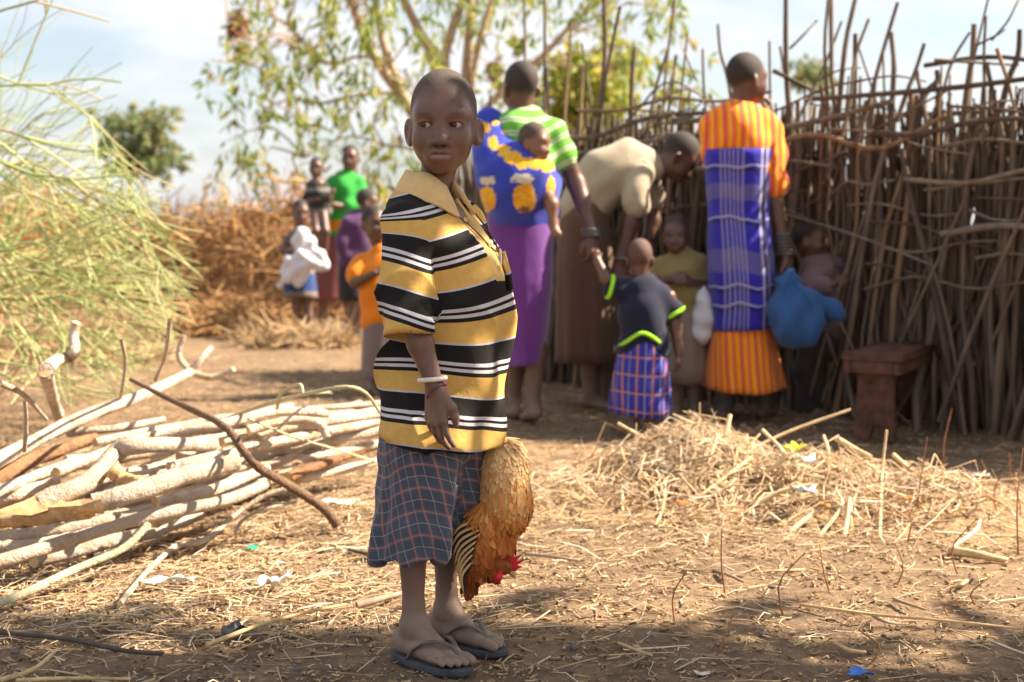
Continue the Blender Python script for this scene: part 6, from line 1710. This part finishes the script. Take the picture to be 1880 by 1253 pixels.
M_QUILL = M('flight_feather', .55, .3); q_ = M_QUILL.sep(M_QUILL.attr('uvw')); M_QUILL.color(M_QUILL.ramp(q_[0], [(0, (.62, .40, .17)), (.42, (.68, .46, .22)), (.50, (.015, .012, .010)), (1, (.03, .02, .015))])); M_QUILL = M_QUILL.m
tips = [(832, 985), (830, 1003), (833, 1020), (836, 1037), (840, 1053), (844, 1068), (848, 1080), (853, 1090)]
roots = [(884, 958), (882, 966), (880, 975), (877, 985), (874, 996), (871, 1007), (868, 1020), (866, 1035)]
for i, (a_, b_) in enumerate(zip(roots, tips)):
    p0 = hp(*a_, -.048-.0012*i); p1 = hp(*b_, -.044-.0012*i); mid = (p0+p1)/2+np.array([-.010, 0, .004]); Q = curve_pts([p0, mid, p1], 9); V = []; A = []; F = []
    T, U, Wv = frames(Q)
    for j in range(9):
        sd = np.cross(T[j], [0, 1., 0]); sd /= np.linalg.norm(sd); w_ = .0058*math.sin(math.pi*min(1, (j+1.2)/9.5))**.6
        for e_ in (-1, 0, 1): V.append(Q[j]+sd*w_*e_+np.array([0, -.001*(1-abs(e_)), 0])); A.append(((e_+1)/2, 0, 0))
    for j in range(8): F += [(3*j, 3*j+1, 3*j+4, 3*j+3), (3*j+1, 3*j+2, 3*j+5, 3*j+4)]
    o = obj('flight_feather', np_mesh('flight_feather', np.array(V), F, True, {'uvw': np.array(A)}), M_QUILL, hen); md = o.modifiers.new('t', 'SOLIDIFY'); md.thickness = .0008
M_COMB = simple('red_comb', (.62, .02, .035), .5, .2, 60, .15)
Fd = Field(np.arange(-.03, .09, .0016), np.arange(-.06, .06, .0016), np.arange(.09, .24, .0016))
c0 = hp(938, 1033)
Fd.chain([hp(929, 1022, -.002), hp(941, 1030, -.002), hp(945, 1046, -.002)], [.006, .0085, .005], .004, 'u', ((0, 1, 0), 2.2))
for a_, b_ in [((930, 1024), (934, 1008)), ((936, 1026), (946, 1011)), ((940, 1030), (956, 1020)), ((942, 1036), (960, 1030)), ((944, 1042), (958, 1041))]: Fd.cap(hp(*a_, -.002), hp(*b_, -.002), .0055, .0018, .003, 'u', ((0, 1, 0), 1.6))
V, F = Fd.mesh(); obj('comb', np_mesh('comb', V, F), M_COMB, hen)
Fd = Field(np.arange(-.06, .06, .0016), np.arange(-.07, .06, .0016), np.arange(.06, .20, .0016)); Fd.chain([hp(918, 1050, -.012), hp(914, 1060, -.014), hp(911, 1066, -.014)], [.007, .0095, .006], .004); Fd.ell(hp(921, 1044, -.012), (.011, .006, .009), None, .004)
V, F = Fd.mesh(); obj('wattle', np_mesh('wattle', V, F), M_COMB, hen)
V, F = tube([hp(934, 1047), hp(941, 1055), hp(947, 1063)], [.007, .005, .0008], 8); obj('beak', np_mesh('beak', V, F), simple('horn_beak', (.42, .26, .12), .5), hen)
bead(hp(929, 1041, -.0155), .0042, simple('amber_eye', (.45, .16, .02), .2), hen, 'eye'); bead(hp(929.5, 1041, -.0185), .0022, simple('black_pupil', (.005, .005, .005), .1), hen, 'pupil')
M_LEGY = simple('scaly_leg', (.55, .38, .20), .7, .3, 120, .4)
for dx, dd in ((0, 0), (9, .01)):
    V, F = tube(curve_pts([hp(905+dx, 872, .0+dd), hp(896+dx, 845, .05+dd), hp(888+dx, 815, .10+dd)], 8), np.linspace(.010, .0058, 8), 8); lg = obj('leg', np_mesh('leg', V, F), M_LEGY, hen)
    for tx in (-9, 0, 9):
        V, F = tube(curve_pts([hp(888+dx, 815, .10+dd), hp(888+dx+tx*.6, 806, .095+dd), hp(888+dx+tx, 796, .10+dd)], 5), np.linspace(.005, .002, 5), 6); obj('toe', np_mesh('toe', V, F), M_LEGY, lg)
